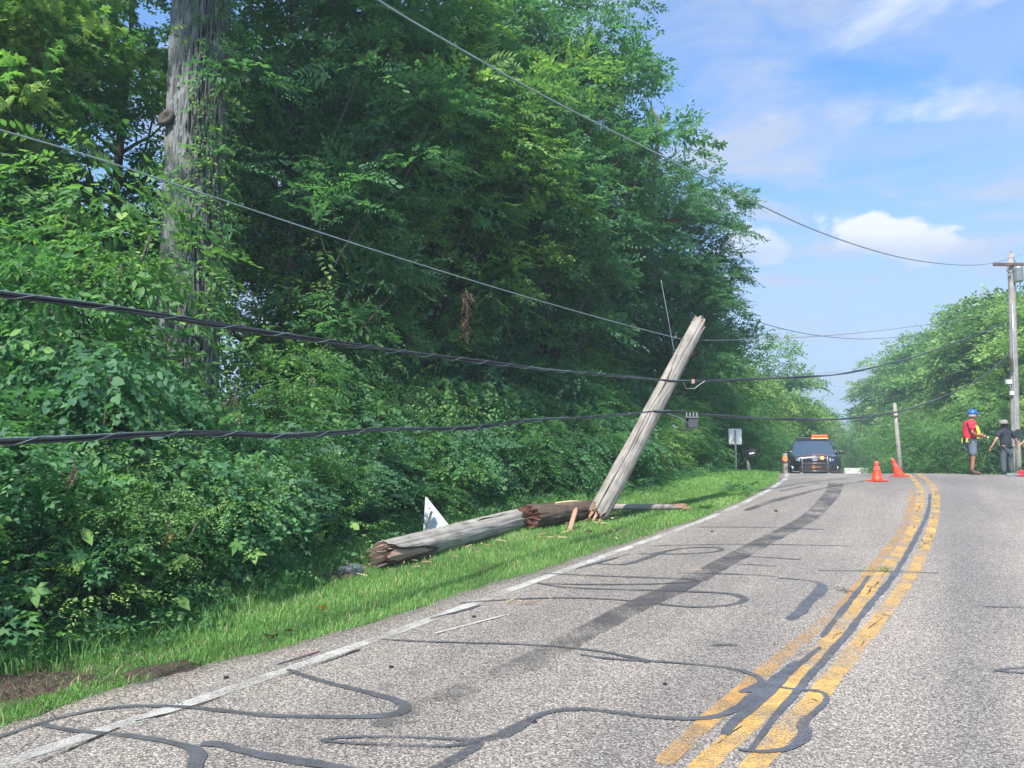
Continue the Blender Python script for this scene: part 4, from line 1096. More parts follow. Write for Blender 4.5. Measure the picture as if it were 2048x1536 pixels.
for tpos, L, w in ((.835, .16, .07), (.86, .08, .05)):
    splinter(mb, (pt_ - pb) * tpos + rt * (.118) - toc * -.04, -ax, L, w, 0, int(L * 99), .03)
mb.build('torn_patch', M['rot_wood'], lp)
mb = MB()
for tpos, L, w in ((.66, .5, .05), (.47, .35, .05)):
    splinter(mb, (pt_ - pb) * tpos + rt * (.135) + toc * .02, -ax, L, w, 0, int(L * 99), .03)
mb.build('loose_strip', M['pole_brown'], lp)
# drying cracks and the ground wire stapled along it
gw = MB()
off = toc * .155 - rt * .06
gw.tube([(pt_ - pb) * t + (toc * (.172 - .045 * t) - rt * (.055 + .012 * math.sin(t * 17))) for t in np.linspace(.02, .72, 30)], .005, 5)
gw.build('ground_wire', M['cable'], lp)
for q, (t0, t1, sx) in enumerate([(.1, .42, .03), (.3, .55, -.01), (.5, .8, .05), (.7, .93, 0.0), (.05, .2, -.06), (.15, .33, .08), (.58, .7, -.03)]):
    cr = MB(); ts = np.linspace(t0, t1, 14)
    cr.tube([(pt_ - pb) * t + (toc * (math.sqrt(max(1e-4, (.176 - .05 * t) ** 2 - (sx + .006 * math.sin(t * 60)) ** 2))) + rt * (sx + .006 * math.sin(t * 60))) for t in ts], [.0005 + .006 * math.sin(PI * k / 13) for k in range(14)], 5)
    cr.build('drying_crack', M['crack'], lp)

# long split log
h0 = hit(752, 1143, G); h1 = hit(1035, 1062, G)
r_ = .165
p0 = Vector((h0.x, h0.y + .12, h0.z + r_ - .01)); p1 = Vector((h1.x, h1.y + .16, h1.z + r_ + .0))
ll = empty('split_log', p0, label='long grey fallen pole piece with its near end split open', cat='fallen pole')
axl = (p1 - p0); Ll = axl.length
ql = axl.to_track_quat('Z', 'Y')
def local_angle(vec, q):
    v = q.inverted() @ Vector(vec); return math.atan2(v.y, v.x)
tocl = (cam.location - p0).normalized()
af = local_angle(tocl * 1.0 + Vector((0, 0, -.55)), ql)
def st(a):
    d = (a - af + PI) % (2 * PI) - PI
    return .82 * math.exp(-(d / .85) ** 4) + .05
o = broken_log('shaft', p0 - p0, axl, r_, r_ * .95, [M['pole_wood'], M['pole_brown']], ll, .06, .05, 56, 4, start=st, amp=.008)
o = broken_log('split_core', axl.normalized() * .0, axl.normalized() * 1.15, r_ * .78, r_ * .84, [M['split_wood'], M['rot_wood']], ll, .12, .02, 40, 6, amp=.02)
mb = MB(); ud = Vector((0, 0, 1)); an_ = axl.normalized()
for k in range(9):
    w = tocl * (.07 + .03 * math.sin(k)) + Vector((0, 0, -.05 + .017 * k))
    splinter(mb, w + an_ * (.1 + .06 * (k % 4)), -an_ + tocl * .12 * math.sin(k * 2), .22 + .05 * (k % 3), .045, 0, k, .02)
mb.build('splinters', M['fresh_wood'], ll)
mb = MB()
for k in range(14):
    w = tocl * (.02 + .10 * math.sin(k * 1.7)) + Vector((0, 0, .11 * math.cos(k * 1.3)))
    splinter(mb, w + an_ * .14, -an_ + tocl * .15 * math.sin(k * 2.3) + Vector((0, 0, .12 * math.sin(k))), .20 + .10 * (k % 4) / 3, .016, 0, k + 50, .01)
mb.build('long_splinters', M['split_wood'], ll)
mb = MB()
for k in range(3):
    cpts = [an_ * t + tocl * (.163) * math.cos(.3 + .25 * k) + Vector((0, 0, .165 * math.sin(.3 + .25 * k) + .01 * math.sin(t * 11 + k))) for t in np.linspace(.1 + .8 * k, 1.3 + .8 * k, 24)]
    mb = MB(); mb.tube([q - tocl * .008 for q in cpts], [.001 + .008 * math.sin(PI * i / 23) for i in range(24)], 5)
    mb.build('drying_crack', M['crack'], ll)

# dark butt piece
q0 = at(1040, 1048, 11.3); q1 = at(1192, 1040, 12.75)
q0.z = float(G(q0.x, q0.y)) + .185; q1.z = float(G(q1.x, q1.y)) + .14
dl = empty('dark_log', q0, label='dark brown butt piece of the broken pole with a red rotten end', cat='fallen pole')
broken_log('shaft', q0 - q0, q1 - q0, .20, .145, [M['pole_brown'], M['rot_wood']], dl, .05, .12, 52, 8, amp=.016, dent=.9, start=lambda a: .11 + .11 * math.cos(a - local_angle((cam.location - q0).normalized(), (q1 - q0).to_track_quat('Z', 'Y'))))
a2 = (q1 - q0).normalized(); toc2 = (cam.location - q0).normalized()
mb = MB(); splinter(mb, a2 * .85 + Vector((0, 0, .125)) + toc2 * .085, a2, .7, .09, 0, 3, .05)
mb.build('fresh_split_strip', M['pale_wood'], dl)
mb = MB()
for k in range(10):
    a = k * .7; w = Vector((math.cos(a) * .012, math.cos(a) * .07, math.sin(a) * .075)) + a2 * .09
    splinter(mb, w + a2 * .06, -a2 + w * .4, .07 + .04 * (k % 3), .014, 0, k + 9, .01)
mb.build('splinters', M['rot_wood'], dl)
mb = MB()
for k in range(12):
    a = k * .55; w = Vector((0, math.cos(a) * .08, math.sin(a) * .10))
    splinter(mb, (q1 - q0) + w - a2 * .12, a2 + Vector((0, 0, g.uniform(-.5, .6))) + toc2 * g.uniform(-.2, .4), .26, .05, 0, k + 30, .03)
mb.build('torn_fibre', M['pole_brown'], dl)
# reddish plank-like splinter leaning on it
s0 = hit(1138, 1062, G); s1 = at(1151, 1019, s0.y + .12)
mb = MB(); d_ = s1 - s0; mb.box((0, 0, d_.length / 2), (.075, .022, d_.length)); splinter(mb, (0, 0, d_.length - .02), (0.1, 0, 1), .07, .07, 0, 5, .02)
o = mb.build('wood_splinter', M['fresh_wood'], None, bevel=.004); o.location = s0 - Vector((0, .02, .01)); o.rotation_euler = d_.to_track_quat('Z', 'Y').to_euler()
tag(o, 'reddish fresh splinter standing against the dark log', 'splinter')
for (ax_, ay_), (bx_, by_), w, m_, lab in [((1188, 1047), (1222, 1051), .02, 'pale_wood', 'pale splinter lying at the foot of the leaning pole'), ((1166, 1046), (1190, 1036), .025, 'fresh_wood', 'short orange splinter between the dark log and the pole foot'),
        ((690, 1128), (738, 1112), .02, 'fresh_wood', 'orange splinter by the split end of the long log'), ((1006, 1062), (1008, 1020), .008, 'pale_wood', 'thin white sliver upright at the joint of the two logs'),
        ((1048, 1215), (1084, 1211), .018, 'split_wood', 'short dark stick lying in the lane'), ((1013, 1214), (1030, 1207), .015, 'pale_wood', 'small pale chip lying by the edge line')]:
    a_ = hit(ax_, ay_, G) + Vector((0, 0, .02)); b_ = at(bx_, by_, a_.y) if lab.startswith('thin') else hit(bx_, by_, G) + Vector((0, 0, .03))
    if 'lane' in lab or 'edge line' in lab: a_.z += .02; b_.z += .015
    mb = MB(); splinter(mb, (0, 0, 0), b_ - a_, (b_ - a_).length, w, 0, int(ax_), w * .6)
    o = mb.build('wood_splinter', M[m_]); o.location = a_; tag(o, lab, 'splinter')

# thin grey crossarm behind
c0 = hit(1120, 1024, G); c1 = hit(1366, 1022, G)
c0.z += .075; c1.z += .075
ca = empty('crossarm', c0, label='thin weathered grey crossarm lying in the grass behind the pole foot', cat='fallen pole')
broken_log('shaft', c0 - c0, c1 - c0, .062, .055, [M['pole_wood'], M['fresh_wood']], ca, .02, .10, 24, 12, amp=.005)
mb = MB(); e_ = (c1 - c0); en = e_.normalized()
for k in range(6): splinter(mb, e_ - en * .12 + Vector((0, .03 * math.sin(k), .03 * math.cos(k * 2))), en + Vector((0, 0, .1 * math.sin(k * 3))), .2 + .04 * (k % 3), .04, 0, k, .02)
mb.build('splinters', M['fresh_wood'], ca)
for t in (.2, .45, .62): MB().tube([e_ * t + Vector((0, 0, -.07)), e_ * t + Vector((0, 0, .08))], .01, 8).build('bolt', M['galv'], ca)

# fallen triangular sign seen from behind
sd = hit(850, 1080, G).y + .35
A_, B_, C_ = at(851, 991, sd), at(845, 1088, sd - .05), at(922, 1080, sd + .1)
sg = empty('fallen_pennant_sign', B_, label='fallen triangular road sign showing its bare metal back behind the split log', cat='road sign')
cen = (A_ + B_ + C_) / 3
nrm = (B_ - A_).cross(C_ - A_).normalized()
if nrm.y > 0: nrm = -nrm
poly = []
for v, w in ((A_, B_), (B_, C_), (C_, A_)):
    poly += [v.lerp(w, .03), v.lerp(w, .97)]
poly = [p - B_ for p in poly]
MB().prism(poly, -nrm * .004).build('panel', M['alu'], sg)
MB().prism([p - nrm * .0045 for p in poly], -nrm * .001).build('face', simple('yellow_sign_face', (.75, .5, .03), .5), sg)
for tx_, ty_ in ((868, 1044), (858, 1016)):
    b_ = at(tx_, ty_, sd) - B_ + nrm * .004
    o = MB().lathe([(.009, 0), (.009, .006), (.004, .01)], 8).build('bolt', M['dark_metal'], sg); o.location = b_; o.rotation_euler = nrm.to_track_quat('Z', 'Y').to_euler()
pa, pz = at(844, 1086, sd - .1) - B_, at(865, 1023, sd - .08) - B_
mb = MB(); dpp = (pz - pa); mb.box((0, 0, dpp.length / 2), (.058, .012, dpp.length)); mb.box((-.023, .014, dpp.length / 2), (.012, .024, dpp.length)); mb.box((.023, .014, dpp.length / 2), (.012, .024, dpp.length))
o = mb.build('post', M['steel_post'], sg); o.location = pa; o.rotation_euler = dpp.to_track_quat('Z', 'Y').to_euler()

# rock, stones, leaves on the ground
def rock(name, px, py, r_, sc, mat, lab, cat='stone', seed=0, gg=G, sub=3):
    p = hit(px, py, gg); bm = bmesh.new(); bmesh.ops.create_icosphere(bm, subdivisions=sub, radius=r_); rr = random.Random(seed)
    ph = [rr.uniform(0, 6) for _ in range(6)]
    for v in bm.verts:
        c_ = v.co.normalized(); k = 1 + .14 * math.sin(c_.x * 3 + ph[0]) + .12 * math.sin(c_.y * 4 + ph[1]) + .1 * math.sin(c_.z * 5 + ph[2]) + .05 * math.sin(c_.x * 11 + c_.y * 9 + ph[3])
        v.co = Vector((v.co.x * k * sc[0], v.co.y * k * sc[1], v.co.z * k * sc[2]))
        for ax3 in range(3): v.co[ax3] = max(-r_ * sc[ax3] * .82, min(r_ * sc[ax3] * .82, v.co[ax3]))
    me = bpy.data.meshes.new(name); bm.to_mesh(me); bm.free(); me.materials.append(mat)
    o = link(name, me); o.location = p + Vector((0, 0, r_ * sc[2] * .55 + (RTOP if gg is G0 else 0))); o.rotation_euler = (0, 0, rr.uniform(0, 1))
    return tag(o, lab, cat)
rock('rock', 703, 1150, .11, (1.15, .9, .75), M['rock'], 'blue-grey rock at the grass edge before the split log end', seed=2)
rock('pale_stone', 683, 1142, .05, (1, 1, .7), M['alu'], 'small pale stone beside the blue-grey rock', seed=4)
for k, (px, py, r_2, lab) in enumerate([(452, 1362, .016, 'small dark pebble on the narrow shoulder near the grass'), (782, 1341, .016, 'small dark pebble inside the lane near the sealant loop'), (948, 1239, .017, 'dark pebble just past the edge line'),
        (1424, 1066, .02, 'dark pebble in the lane below the leaning pole'), (1552, 1025, .03, 'dark clod in the lane near the crest'), (1330, 1375, .014, 'tiny dark pebble before the yellow lines'), (1070, 1452, .012, 'tiny dark speck of stone on the wide sealant band')]):
    rock('pebble', px, py, r_2, (1.2, 1, .7), M['crack'], lab, 'pebble', k, G0, 2)
rock('dirt_clod', 1178, 1066, .07, (1.5, 1, .45), M['dirt'], 'dark clod of earth in the grass before the pole foot', 'clod', 9)
def leafpile(name, px, py, n, rad, mat, lab, cat, protos, sc, gg, seed, lift=.02, up=.35):
    g = np.random.default_rng(seed); p = hit(px, py, gg); a = g.uniform(0, 6.28, n)
    P = np.stack([g.normal(0, rad, n), g.normal(0, rad * .8, n), g.uniform(lift, lift + rad * .3, n)], 1); D = np.stack([np.cos(a), np.sin(a), g.uniform(0, up, n)], 1)
    V, Qs, A = assemble(g, protos, P, D, scale=sc)
    o = empty(name, p, label=lab, cat=cat)
    link('foliage', np_mesh(name, V, Qs, M[mat], False, A), None, o)
    return o
leafpile('leafy_twig', 1760, 1146, 7, .10, 'leaf_bright', 'green leafy twig lying on the yellow lines', 'twig', SP_sm, (.4, .6), G0, 1, RTOP + .02, .1)
leafpile('dry_twig', 1682, 1189, 4, .05, 'leaf_dry', 'small dark dry twig lying beside the yellow lines', 'twig', SP_lance, (.25, .4), G0, 2, RTOP + .015, .1)
leafpile('broken_branch', 1472, 985, 14, .16, 'leaf_deep', 'dark leafy broken branch lying on the grass below the white sign', 'branch', SP_ov, (.6, .9), G, 3, .06, .6)
one = [tuple(a for a in (lambda VQ: (VQ[0] * .12, VQ[1], np.full(len(VQ[1]), .5)))(leaf_shape('maple')))]
for k, (px, py, lab, m_, n) in enumerate([(647, 1232, 'orange fallen leaf standing out on the grass strip', 'leaf_orange', 2), (575, 1280, 'tan fallen leaf on the grass near the road edge', 'leaf_dry', 2), (545, 1292, 'brown curled leaf nearest the road edge', 'leaf_dry', 3)]):
    leafpile('fallen_leaf', px, py, n, .02, m_, lab, 'leaf', one, (.35, .6), G, 40 + k, .07, .8)
# reddish dead foliage hanging in the wood
def hang(px, py, d, L, w, mat, lab, n, seed, protos=SP_vine[:2], sc=(.4, .7), cat='vine'):
    g = np.random.default_rng(seed); p = at(px, py, d)
    P = np.stack([g.normal(0, w, n), g.normal(0, w, n), -g.uniform(0, L, n)], 1); D = np.stack([g.normal(0, .5, n), g.normal(0, .5, n), -np.ones(n)], 1)
    e = empty('hanging_vine', p, label=lab, cat=cat)
    MB().tube([(0, 0, .02), (.02, 0, -L * .5), (0, 0, -L)], .006, 5).build('stem', M['bark_dark'], e)
    V, Qs, A = assemble(g, protos, P, D, scale=sc); link('foliage', np_mesh('hang', V, Qs, M[mat], False, A), None, e)
hang(932, 578, 10.9, .68, .035, 'leaf_dry', 'dead reddish-brown vine hanging down between the two cable spans', 110, 1, sc=(.2, .4))
hang(470, 770, 7.2, .3, .04, 'leaf_dry', 'pale dead leaves hanging above the lower cable', 9, 2, sc=(.2, .3))
hang(146, 920, 5.4, .14, .02, 'leaf_dry', 'small dead brown leaf cluster under the lower cable', 5, 3, sc=(.15, .25))
hang(336, 1040, 5.9, .12, .015, 'leaf_rust', 'orange-red dead leaf hanging low in the bushes', 3, 4, sc=(.2, .3))
for k, (px, py, d, n) in enumerate([(1125, 215, 16, 8), (1190, 340, 18, 9), (1105, 390, 16.5, 10), (1290, 365, 19.5, 9), (1250, 500, 19, 9), (1310, 445, 20, 8), (1175, 440, 17, 7)]):
    g = np.random.default_rng(60 + k); p = at(px, py, d); a = g.uniform(0, 6.28, n)
    V, Qs, A = assemble(g, SP_map[:2] + SP_ov[:1], np.stack([g.normal(0, .22, n), g.normal(0, .22, n), g.normal(0, .12, n)], 1), np.stack([np.cos(a), np.sin(a), .2 + 0 * a], 1), scale=(.5, .8))
    o = link('rusty_leaf_spray', np_mesh('rust_spray', V, Qs, M['leaf_rust'], False, A)); o.location = p
    tag(o, kind='stuff', label=('rusty orange leaf spray in the dense oak high over the pole', 'rusty leaf spray just above the leaning pole top tree', 'rusty leaf spray at mid height of the tall maple', 'rusty leaf spray near the bare grey limb', 'lowest rusty leaf spray over the broken pole top', 'rusty leaf spray by the outer edge of the wood', 'small rusty leaf spray between the two wires')[k])
# ------------------------------------------------------------------ wires and cables
def wpath(pix, d0, d1, x0=None, x1=None):
    x0 = pix[0][0] if x0 is None else x0; x1 = pix[-1][0] if x1 is None else x1
    out = []
    for px, py in pix:
        t = (px - x0) / (x1 - x0); inv = (1 - t) / d0 + t / d1
        out.append(at(px, py, 1 / inv))
    return smooth_path(out, .12, 2)
def offset_curve(P, rad, twist, ph):
    T = np.gradient(P, axis=0); T /= np.linalg.norm(T, axis=1)[:, None]
    U = np.cross(T, [0, 0, 1.0]); U /= np.linalg.norm(U, axis=1)[:, None]; W = np.cross(U, T)
    d = np.concatenate([[0], np.cumsum(np.linalg.norm(np.diff(P, axis=0), axis=1))])
    a = ph + twist * d
    return P + (U * np.cos(a)[:, None] + W * np.sin(a)[:, None]) * rad
def bundle(pix, d0, d1, label, rad=.0105, spread=.0125, n=3, lash=True, x0=None, x1=None, loc=None):
    P = wpath(pix, d0, d1, x0, x1); o0 = Vector(P[0]); P = P - P[0]
    e = empty('cable_bundle', o0, label=label, cat='cable')
    for k in range(n):
        MB().tube(offset_curve(P, spread, .9 + .3 * math.sin(k), k * 2 * PI / n), rad * (.8 + .25 * (k % 2)), 7).build('strand', M['cable'], e, True)
    st_ = offset_curve(P, spread * .4, .5, 1.0); st_[:, 2] += spread * .9
    MB().tube(st_, rad * .42, 5).build('messenger_wire', M['steel_wire'], e, True)
    if lash:
        Q_ = []
        for a, b in zip(P[:-1], P[1:]): Q_ += [a + (b - a) * t for t in (0, .25, .5, .75)]
        MB().tube(offset_curve(np.array(Q_), spread + rad * 1.15, 14.0, .5), .0022, 4).build('lashing_wire', M['steel_wire'], e)
    return e
def wire(pix, d0, d1, label, rad=.006, mat='thin_wire', cat='wire', x0=None, x1=None):
    P = wpath(pix, d0, d1, x0, x1)
    o = MB().tube(P - P[0], rad, 6).build('overhead_wire', M[mat], None, True); o.location = P[0]
    return tag(o, label, cat)
PD = LD + .25
bundle([(-120, 568), (0, 588), (200, 612), (450, 652), (700, 690), (950, 722), (1100, 740), (1250, 753), (1338, 762)], 3.9, PD - .18, 'upper thick black cable bundle running to the leaning pole', x0=-120, x1=1338)
bundle([(-120, 886), (0, 883), (150, 877), (330, 867), (450, 866), (560, 873), (680, 865), (800, 857), (900, 858), (960, 855), (1060, 838), (1150, 836), (1250, 829), (1310, 823)], 3.9, PD - .22, 'lower sagging wavy black cable bundle running to the leaning pole', x0=-120, x1=1310)
bundle([(1338, 762), (1400, 763), (1480, 759), (1600, 755), (1700, 747), (1830, 715), (1940, 675), (2027, 640)], PD - .18, 29, 'upper black cable from the leaning pole across the road to the tall pole', rad=.014, lash=False)
bundle([(1310, 823), (1360, 823), (1400, 829), (1450, 832), (1520, 838), (1600, 839), (1700, 838), (1800, 825), (1900, 790), (1980, 745), (2023, 700)], PD - .22, 29, 'lower black cable from the leaning pole across the road to the tall pole', rad=.014, lash=False)
wire([(-100, 232), (0, 260), (160, 305), (430, 395), (700, 485), (900, 548), (1100, 608), (1250, 650), (1362, 678)], 4.6, PD + .1, 'thin pale wire crossing the thick trunk down to the leaning pole', .0065, 'steel_wire')
wire([(1362, 678), (1400, 681), (1480, 680), (1600, 675), (1700, 668), (1840, 652), (2028, 622)], PD + .1, 29, 'thin wire from the leaning pole top over the road', .007, 'thin_wire')
wire([(690, -45), (770, 10), (850, 58), (950, 115), (1060, 178), (1180, 240), (1300, 300), (1370, 335), (1450, 375), (1520, 410), (1620, 458), (1740, 500), (1830, 522), (1930, 532), (1990, 527), (2043, 509)], 7.5, 29, 'highest wire crossing the wood and the sky to the tall pole top', .0125, 'steel_wire')
wire([(1440, 612), (1480, 630), (1540, 652), (1620, 670), (1700, 678), (1760, 678), (1860, 668)], 24, 42, 'slack wire from behind the near wood dipping over the road', .012, 'cable')
wire([(1480, 757), (1560, 752), (1640, 746), (1740, 742), (1830, 738)], 40, 60, 'faint far wire just above the upper cable', .008, 'thin_wire')
wire([(1322, 560), (1336, 635), (1348, 702)], PD + .5, PD + .3, 'short slack wire dropping from the tree onto the leaning pole', .005, 'steel_wire', x0=1322, x1=1348)
wire([(1368, 285), (1369, 315), (1370, 338)], 20, 20.01, 'short vertical stub of wire standing out against the sky', .012, 'cable', x0=1368, x1=1370)
wire([(1830, 812), (1900, 790), (1960, 758), (2022, 715)], 34, 29, 'grey wire slanting up through the far trees to the tall pole', .011, 'thin_wire')
# cable terminal hanging behind the pole
bx = at(1384, 845, PD - .1)
tb = empty('cable_terminal_box', bx, .15, label='dark grey cable box hanging from the lower cable behind the leaning pole', cat='cable box')
MB().box((0, 0, -.01), (.17, .13, .16)).build('housing', M['dark_metal'], tb, bevel=.01)
MB().box((-.02, 0, .082), (.23, .16, .022)).build('lid', M['thin_wire'], tb, bevel=.005)
for k in range(4):
    MB().lathe([(.013, 0), (.016, .02), (.010, .05), (.014, .055), (.006, .07)], 8, (-.10 + .06 * k, -.02, .093)).build('clamp', M['thin_wire'], tb)
lpz = [(-.10, 0, .05), (-.20, -.02, .0), (-.30, -.02, .02)]
MB().tube(smooth_path([(-.02, -.05, -.05), (-.05, -.08, -.12), (-.16, -.06, -.14), (-.28, -.03, -.10), (-.35, -.02, -.05)], .02), .012, 6).build('loop_cable', M['cable'], tb, True)
MB().tube(smooth_path([(-.28, -.04, -.10), (-.35, -.03, -.05)], .02), .016, 6).build('pale_sleeve', M['steel_wire'], tb, True)
MB().tube(smooth_path([(-.08, -.05, -.03), (-.14, -.05, .03), (-.26, -.03, .09), (-.42, -.02, .14)], .02), .006, 5).build('drop_wire', M['steel_wire'], tb, True)
hb = at(1386, 763, PD - .1)
hk = empty('cable_clamp', hb, label='small tan clamp and bent steel strap on the upper cable just past the leaning pole', cat='clamp')
MB().box((0, 0, 0), (.05, .05, .075)).build('body', M['split_wood'], hk, bevel=.006)
MB().tube([(-.16, 0, -.02), (-.12, 0, -.12), (.02, 0, -.12), (.10, 0, -.06), (.20, 0, .01)], .006, 6).build('strap', M['thin_wire'], hk)

# ------------------------------------------------------------------ tall utility pole on the far side
ux, uy = px_x(2026, 28.5), 28.5
up = empty('tall_utility_pole', (ux, uy, float(G(ux, uy))), label='tall grey utility pole with crossarm beside the officer', cat='utility pole')
topz = at(2044, 507, 28.5).z - float(G(ux, uy)); lean_ = px_x(2044, 28.5) - ux
def UP(t, dx=0, dy=0): return Vector((lean_ * t + dx, dy, topz * t))
o = MB().tube([UP(t) - Vector((0, 0, .2 if t == 0 else 0)) for t in np.linspace(0, 1, 12)], [.165 - .05 * t for t in np.linspace(0, 1, 12)], 20).build('shaft', M['pole_wood'], up, True)
MB().tube([UP(t, -.10, -.15) for t in np.linspace(.02, .78, 6)], .04, 8).build('conduit', M['galv'], up, True)
ca_ = at(2004, 531, 28.5) - Vector((ux, uy, float(G(ux, uy)))); cz_ = ca_.z
MB().box((lean_ * .93 - .05, -.16, cz_), (1.45, .09, .11)).build('arm', M['pole_brown'], up)
MB().tube([(ca_.x + .35, -.16, cz_ - .04), UP(.90, 0, -.13)], .015, 5).build('brace', M['galv'], up)
MB().tube([(ca_.x + .45, -.16, cz_ + .05), UP(.995, -.05, -.08)], .008, 5).build('jumper', M['cable'], up)
MB().tube([(ca_.x + .12, -.16, cz_ - .06), (ca_.x + .08, -.16, cz_ - .22), (ca_.x + .2, -.16, cz_ - .34)], .035, 8).build('cutout', M['glass_ins'], up)
MB().lathe([(.03, 0), (.05, .03), (.03, .06), (.05, .09), (.02, .12)], 10).build('insulator', M['glass_ins'], up, True, loc=UP(1.0))
tz_ = topz * .865
tr_ = MB().lathe([(.14, 0), (.16, .04), (.16, .50), (.17, .52), (.17, .55), (.08, .6)], 20).build('transformer', M['galv'], up, True, loc=(lean_ * .87 + .10, -.26, tz_))
MB().box((lean_ * .46 - .17, -.16, topz * .50), (.09, .09, .5)).build('bracket', M['pole_brown'], up)
MB().box((-.28 + lean_ * .4, -.12, topz * .425), (.2, .12, .16)).build('street_box', M['white_wood'], up, bevel=.01)
MB().box((-.2 + lean_ * .4, -.12, topz * .375), (.12, .1, .14)).build('meter_box', M['white_wood'], up, bevel=.01)
MB().tube([(-.26 + lean_ * .4, -.12, topz * .415), (-.2 + lean_ * .4, -.12, topz * .38)], .02, 6).build('conduit', M['galv'], up)
MB().lathe([(.02, -.02), (.16, -.02), (.16, .02), (.02, .02)], 20).build('cable_coil', M['cable'], up, rot=(PI / 2, 0, 0), loc=(.02, -.22, 1.75))

# leaning stub pole and the far poles
def pole(name, pxb, pyb, pxt, pyt, d, r_, lab, mat='pole_wood', group=None, sink=.0):
    b = at(pxb, pyb, d); gz_ = float(G(b.x, b.y)); t = at(pxt, pyt, d); k = (t - b); 
    b2 = b + k * ((gz_ - b.z) / k.z)
    e = empty(name, b2, label=lab, cat='utility pole', group=group)
    MB().tube([Vector((0, 0, 0)) - k.normalized() * .2, (t - b2) * .5, t - b2], [r_, r_ * .85, r_ * .7], 14).build('shaft', M[mat], e, True)
    return e, t - b2
e, t_ = pole('stub_pole', 1802, 950, 1789, 806, 30.5, .095, 'slim grey pole leaning away behind the second cone')
MB().box(t_ * .83, (.28, .2, .06)).build('band', M['pole_brown'], e)
for k, (pb_, pt2, d, r_3, lab) in enumerate([((1736, 946), (1735, 898), 92, .11, 'nearest of the row of thin pale far poles, beside the white fence'), ((1741, 946), (1740, 893), 84, .10, 'second thin pale far pole behind the first cone'), ((1745, 946), (1743, 896), 100, .12, 'third thin pale far pole behind the first cone'), ((1750, 946), (1750, 905), 76, .12, 'thickest of the pale far poles, above the first cone')]):
    pole('far_pole', pb_[0], pb_[1], pt2[0], pt2[1], d, r_3, lab, 'birch', 'thin pale poles far down the road')
# pale forked sapling
b = at(1770, 947, 46); gz_ = float(G(b.x, b.y))
sp_ = empty('bare_sapling', (b.x, b.y, gz_), label='pale forked bare stem between the two cones', cat='tree')
hb_ = b.z - gz_
MB().tube([(0, 0, -.1), (-.05, 0, hb_ + .3), (-.2, 0, hb_ + .75)], [.08, .06, .03], 7).tube([(-.05, 0, hb_ + .35), (.12, 0, hb_ + .8)], [.045, .02], 6).build('trunk', M['birch'], sp_)
# white board fence far down the road
fl, fr_ = at(1690, 941, 62), at(1737, 941, 62); gzf = float(G(fl.x, 62))
wf_ = empty('board_fence', (fl.x, 62, gzf), label='low white board fence across the far end of the road', cat='fence')
Wd = fr_.x - fl.x; ztop = at(1700, 936, 62).z - gzf
for k in range(4): MB().box((Wd / 2, -.04, ztop - .07 - .155 * k), (Wd, .03, .14)).build('board', M['white_wood'], wf_)
for k in range(5): MB().box((Wd * k / 4, 0, ztop / 2), (.09, .05, ztop)).build('post', M['white_wood'], wf_)

# ------------------------------------------------------------------ white sign, mailbox, marker post
def gpt(px, d): x = px_x(px, d); return Vector((x, d, float(G(x, d))))
b = gpt(1469, 22.3); t_ = at(1471, 873, 22.3) - b
ws_ = empty('sign', b, label='white back of a rectangular road sign on a thin post at the crest', cat='road sign')
w_ = 26 / 1500 * 22.3; h_ = 31 / 1500 * 22.3
mb = MB(); poly = []
for cx_, cz2, a0 in ((w_ / 2 - .03, h_ / 2 - .03, 0), (-w_ / 2 + .03, h_ / 2 - .03, 90), (-w_ / 2 + .03, -h_ / 2 + .03, 180), (w_ / 2 - .03, -h_ / 2 + .03, 270)):
    for k in range(4): a = R(a0 + k * 30); poly.append((t_.x + cx_ + .03 * math.cos(a), .03, t_.z + cz2 + .03 * math.sin(a)))
MB().prism(poly, (0, .004, 0)).build('panel', M['sign_back'], ws_)
MB().tube([(0, 0, -.1), (t_.x, 0, t_.z + h_ * .42)], .026, 8).build('post', M['galv'], ws_)
for k in (-.12, .12): MB().box((t_.x, .012, t_.z + k), (.03, .03, .03)).build('bolt', M['dark_metal'], ws_)
b = gpt(1497, 23.2); mbx = empty('mailbox', b, label='dark mailbox tilted on a crooked pale wooden post', cat='mailbox')
hz = at(1494, 905, 23.2).z - b.z
MB().tube([(0.0, 0, -.1), (-.06, 0, hz * .5), (-.17, 0, hz - .15)], [.055, .05, .045], 8).build('post', M['pole_wood'], mbx)
MB().box((-.04, -.05, hz - .11), (.44, .16, .03), Matrix.Rotation(R(-8), 3, 'Y')).build('board', M['pole_brown'], mbx)
prof = [(-.09, 0), (.09, 0), (.09, .11)] + [(.09 * math.cos(R(a)), .11 + .08 * math.sin(R(a))) for a in range(20, 180, 20)] + [(-.09, .11)]
RY = Matrix.Rotation(R(-8), 3, 'Y')
MB().prism([RY @ Vector((-.24, a, b_)) + Vector((-.02, -.05, hz - .09)) for a, b_ in prof], RY @ Vector((.48, 0, 0))).build('box', M['black_plastic'], mbx)
MB().box(RY @ Vector((.05, -.093, .06)) + Vector((-.02, -.05, hz - .09)), (.16, .006, .05), RY).build('label_plate', M['sign_back'], mbx)
b = gpt(1567, 30); mk = empty('marker_post', b, label='short grey post with an orange marker beside the police car', cat='marker post')
hz = at(1567, 918, 30).z - b.z
MB().box((0, 0, hz / 2 + .1), (.16, .16, hz + .25)).build('post', M['pole_wood'], mk, bevel=.02)
MB().lathe([(.02, -.03), (.10, -.03), (.11, 0), (.10, .03), (.02, .03)], 16).build('marker', M['orange_flag'], mk, rot=(PI / 2, 0, 0), loc=(-.04, -.12, hz))

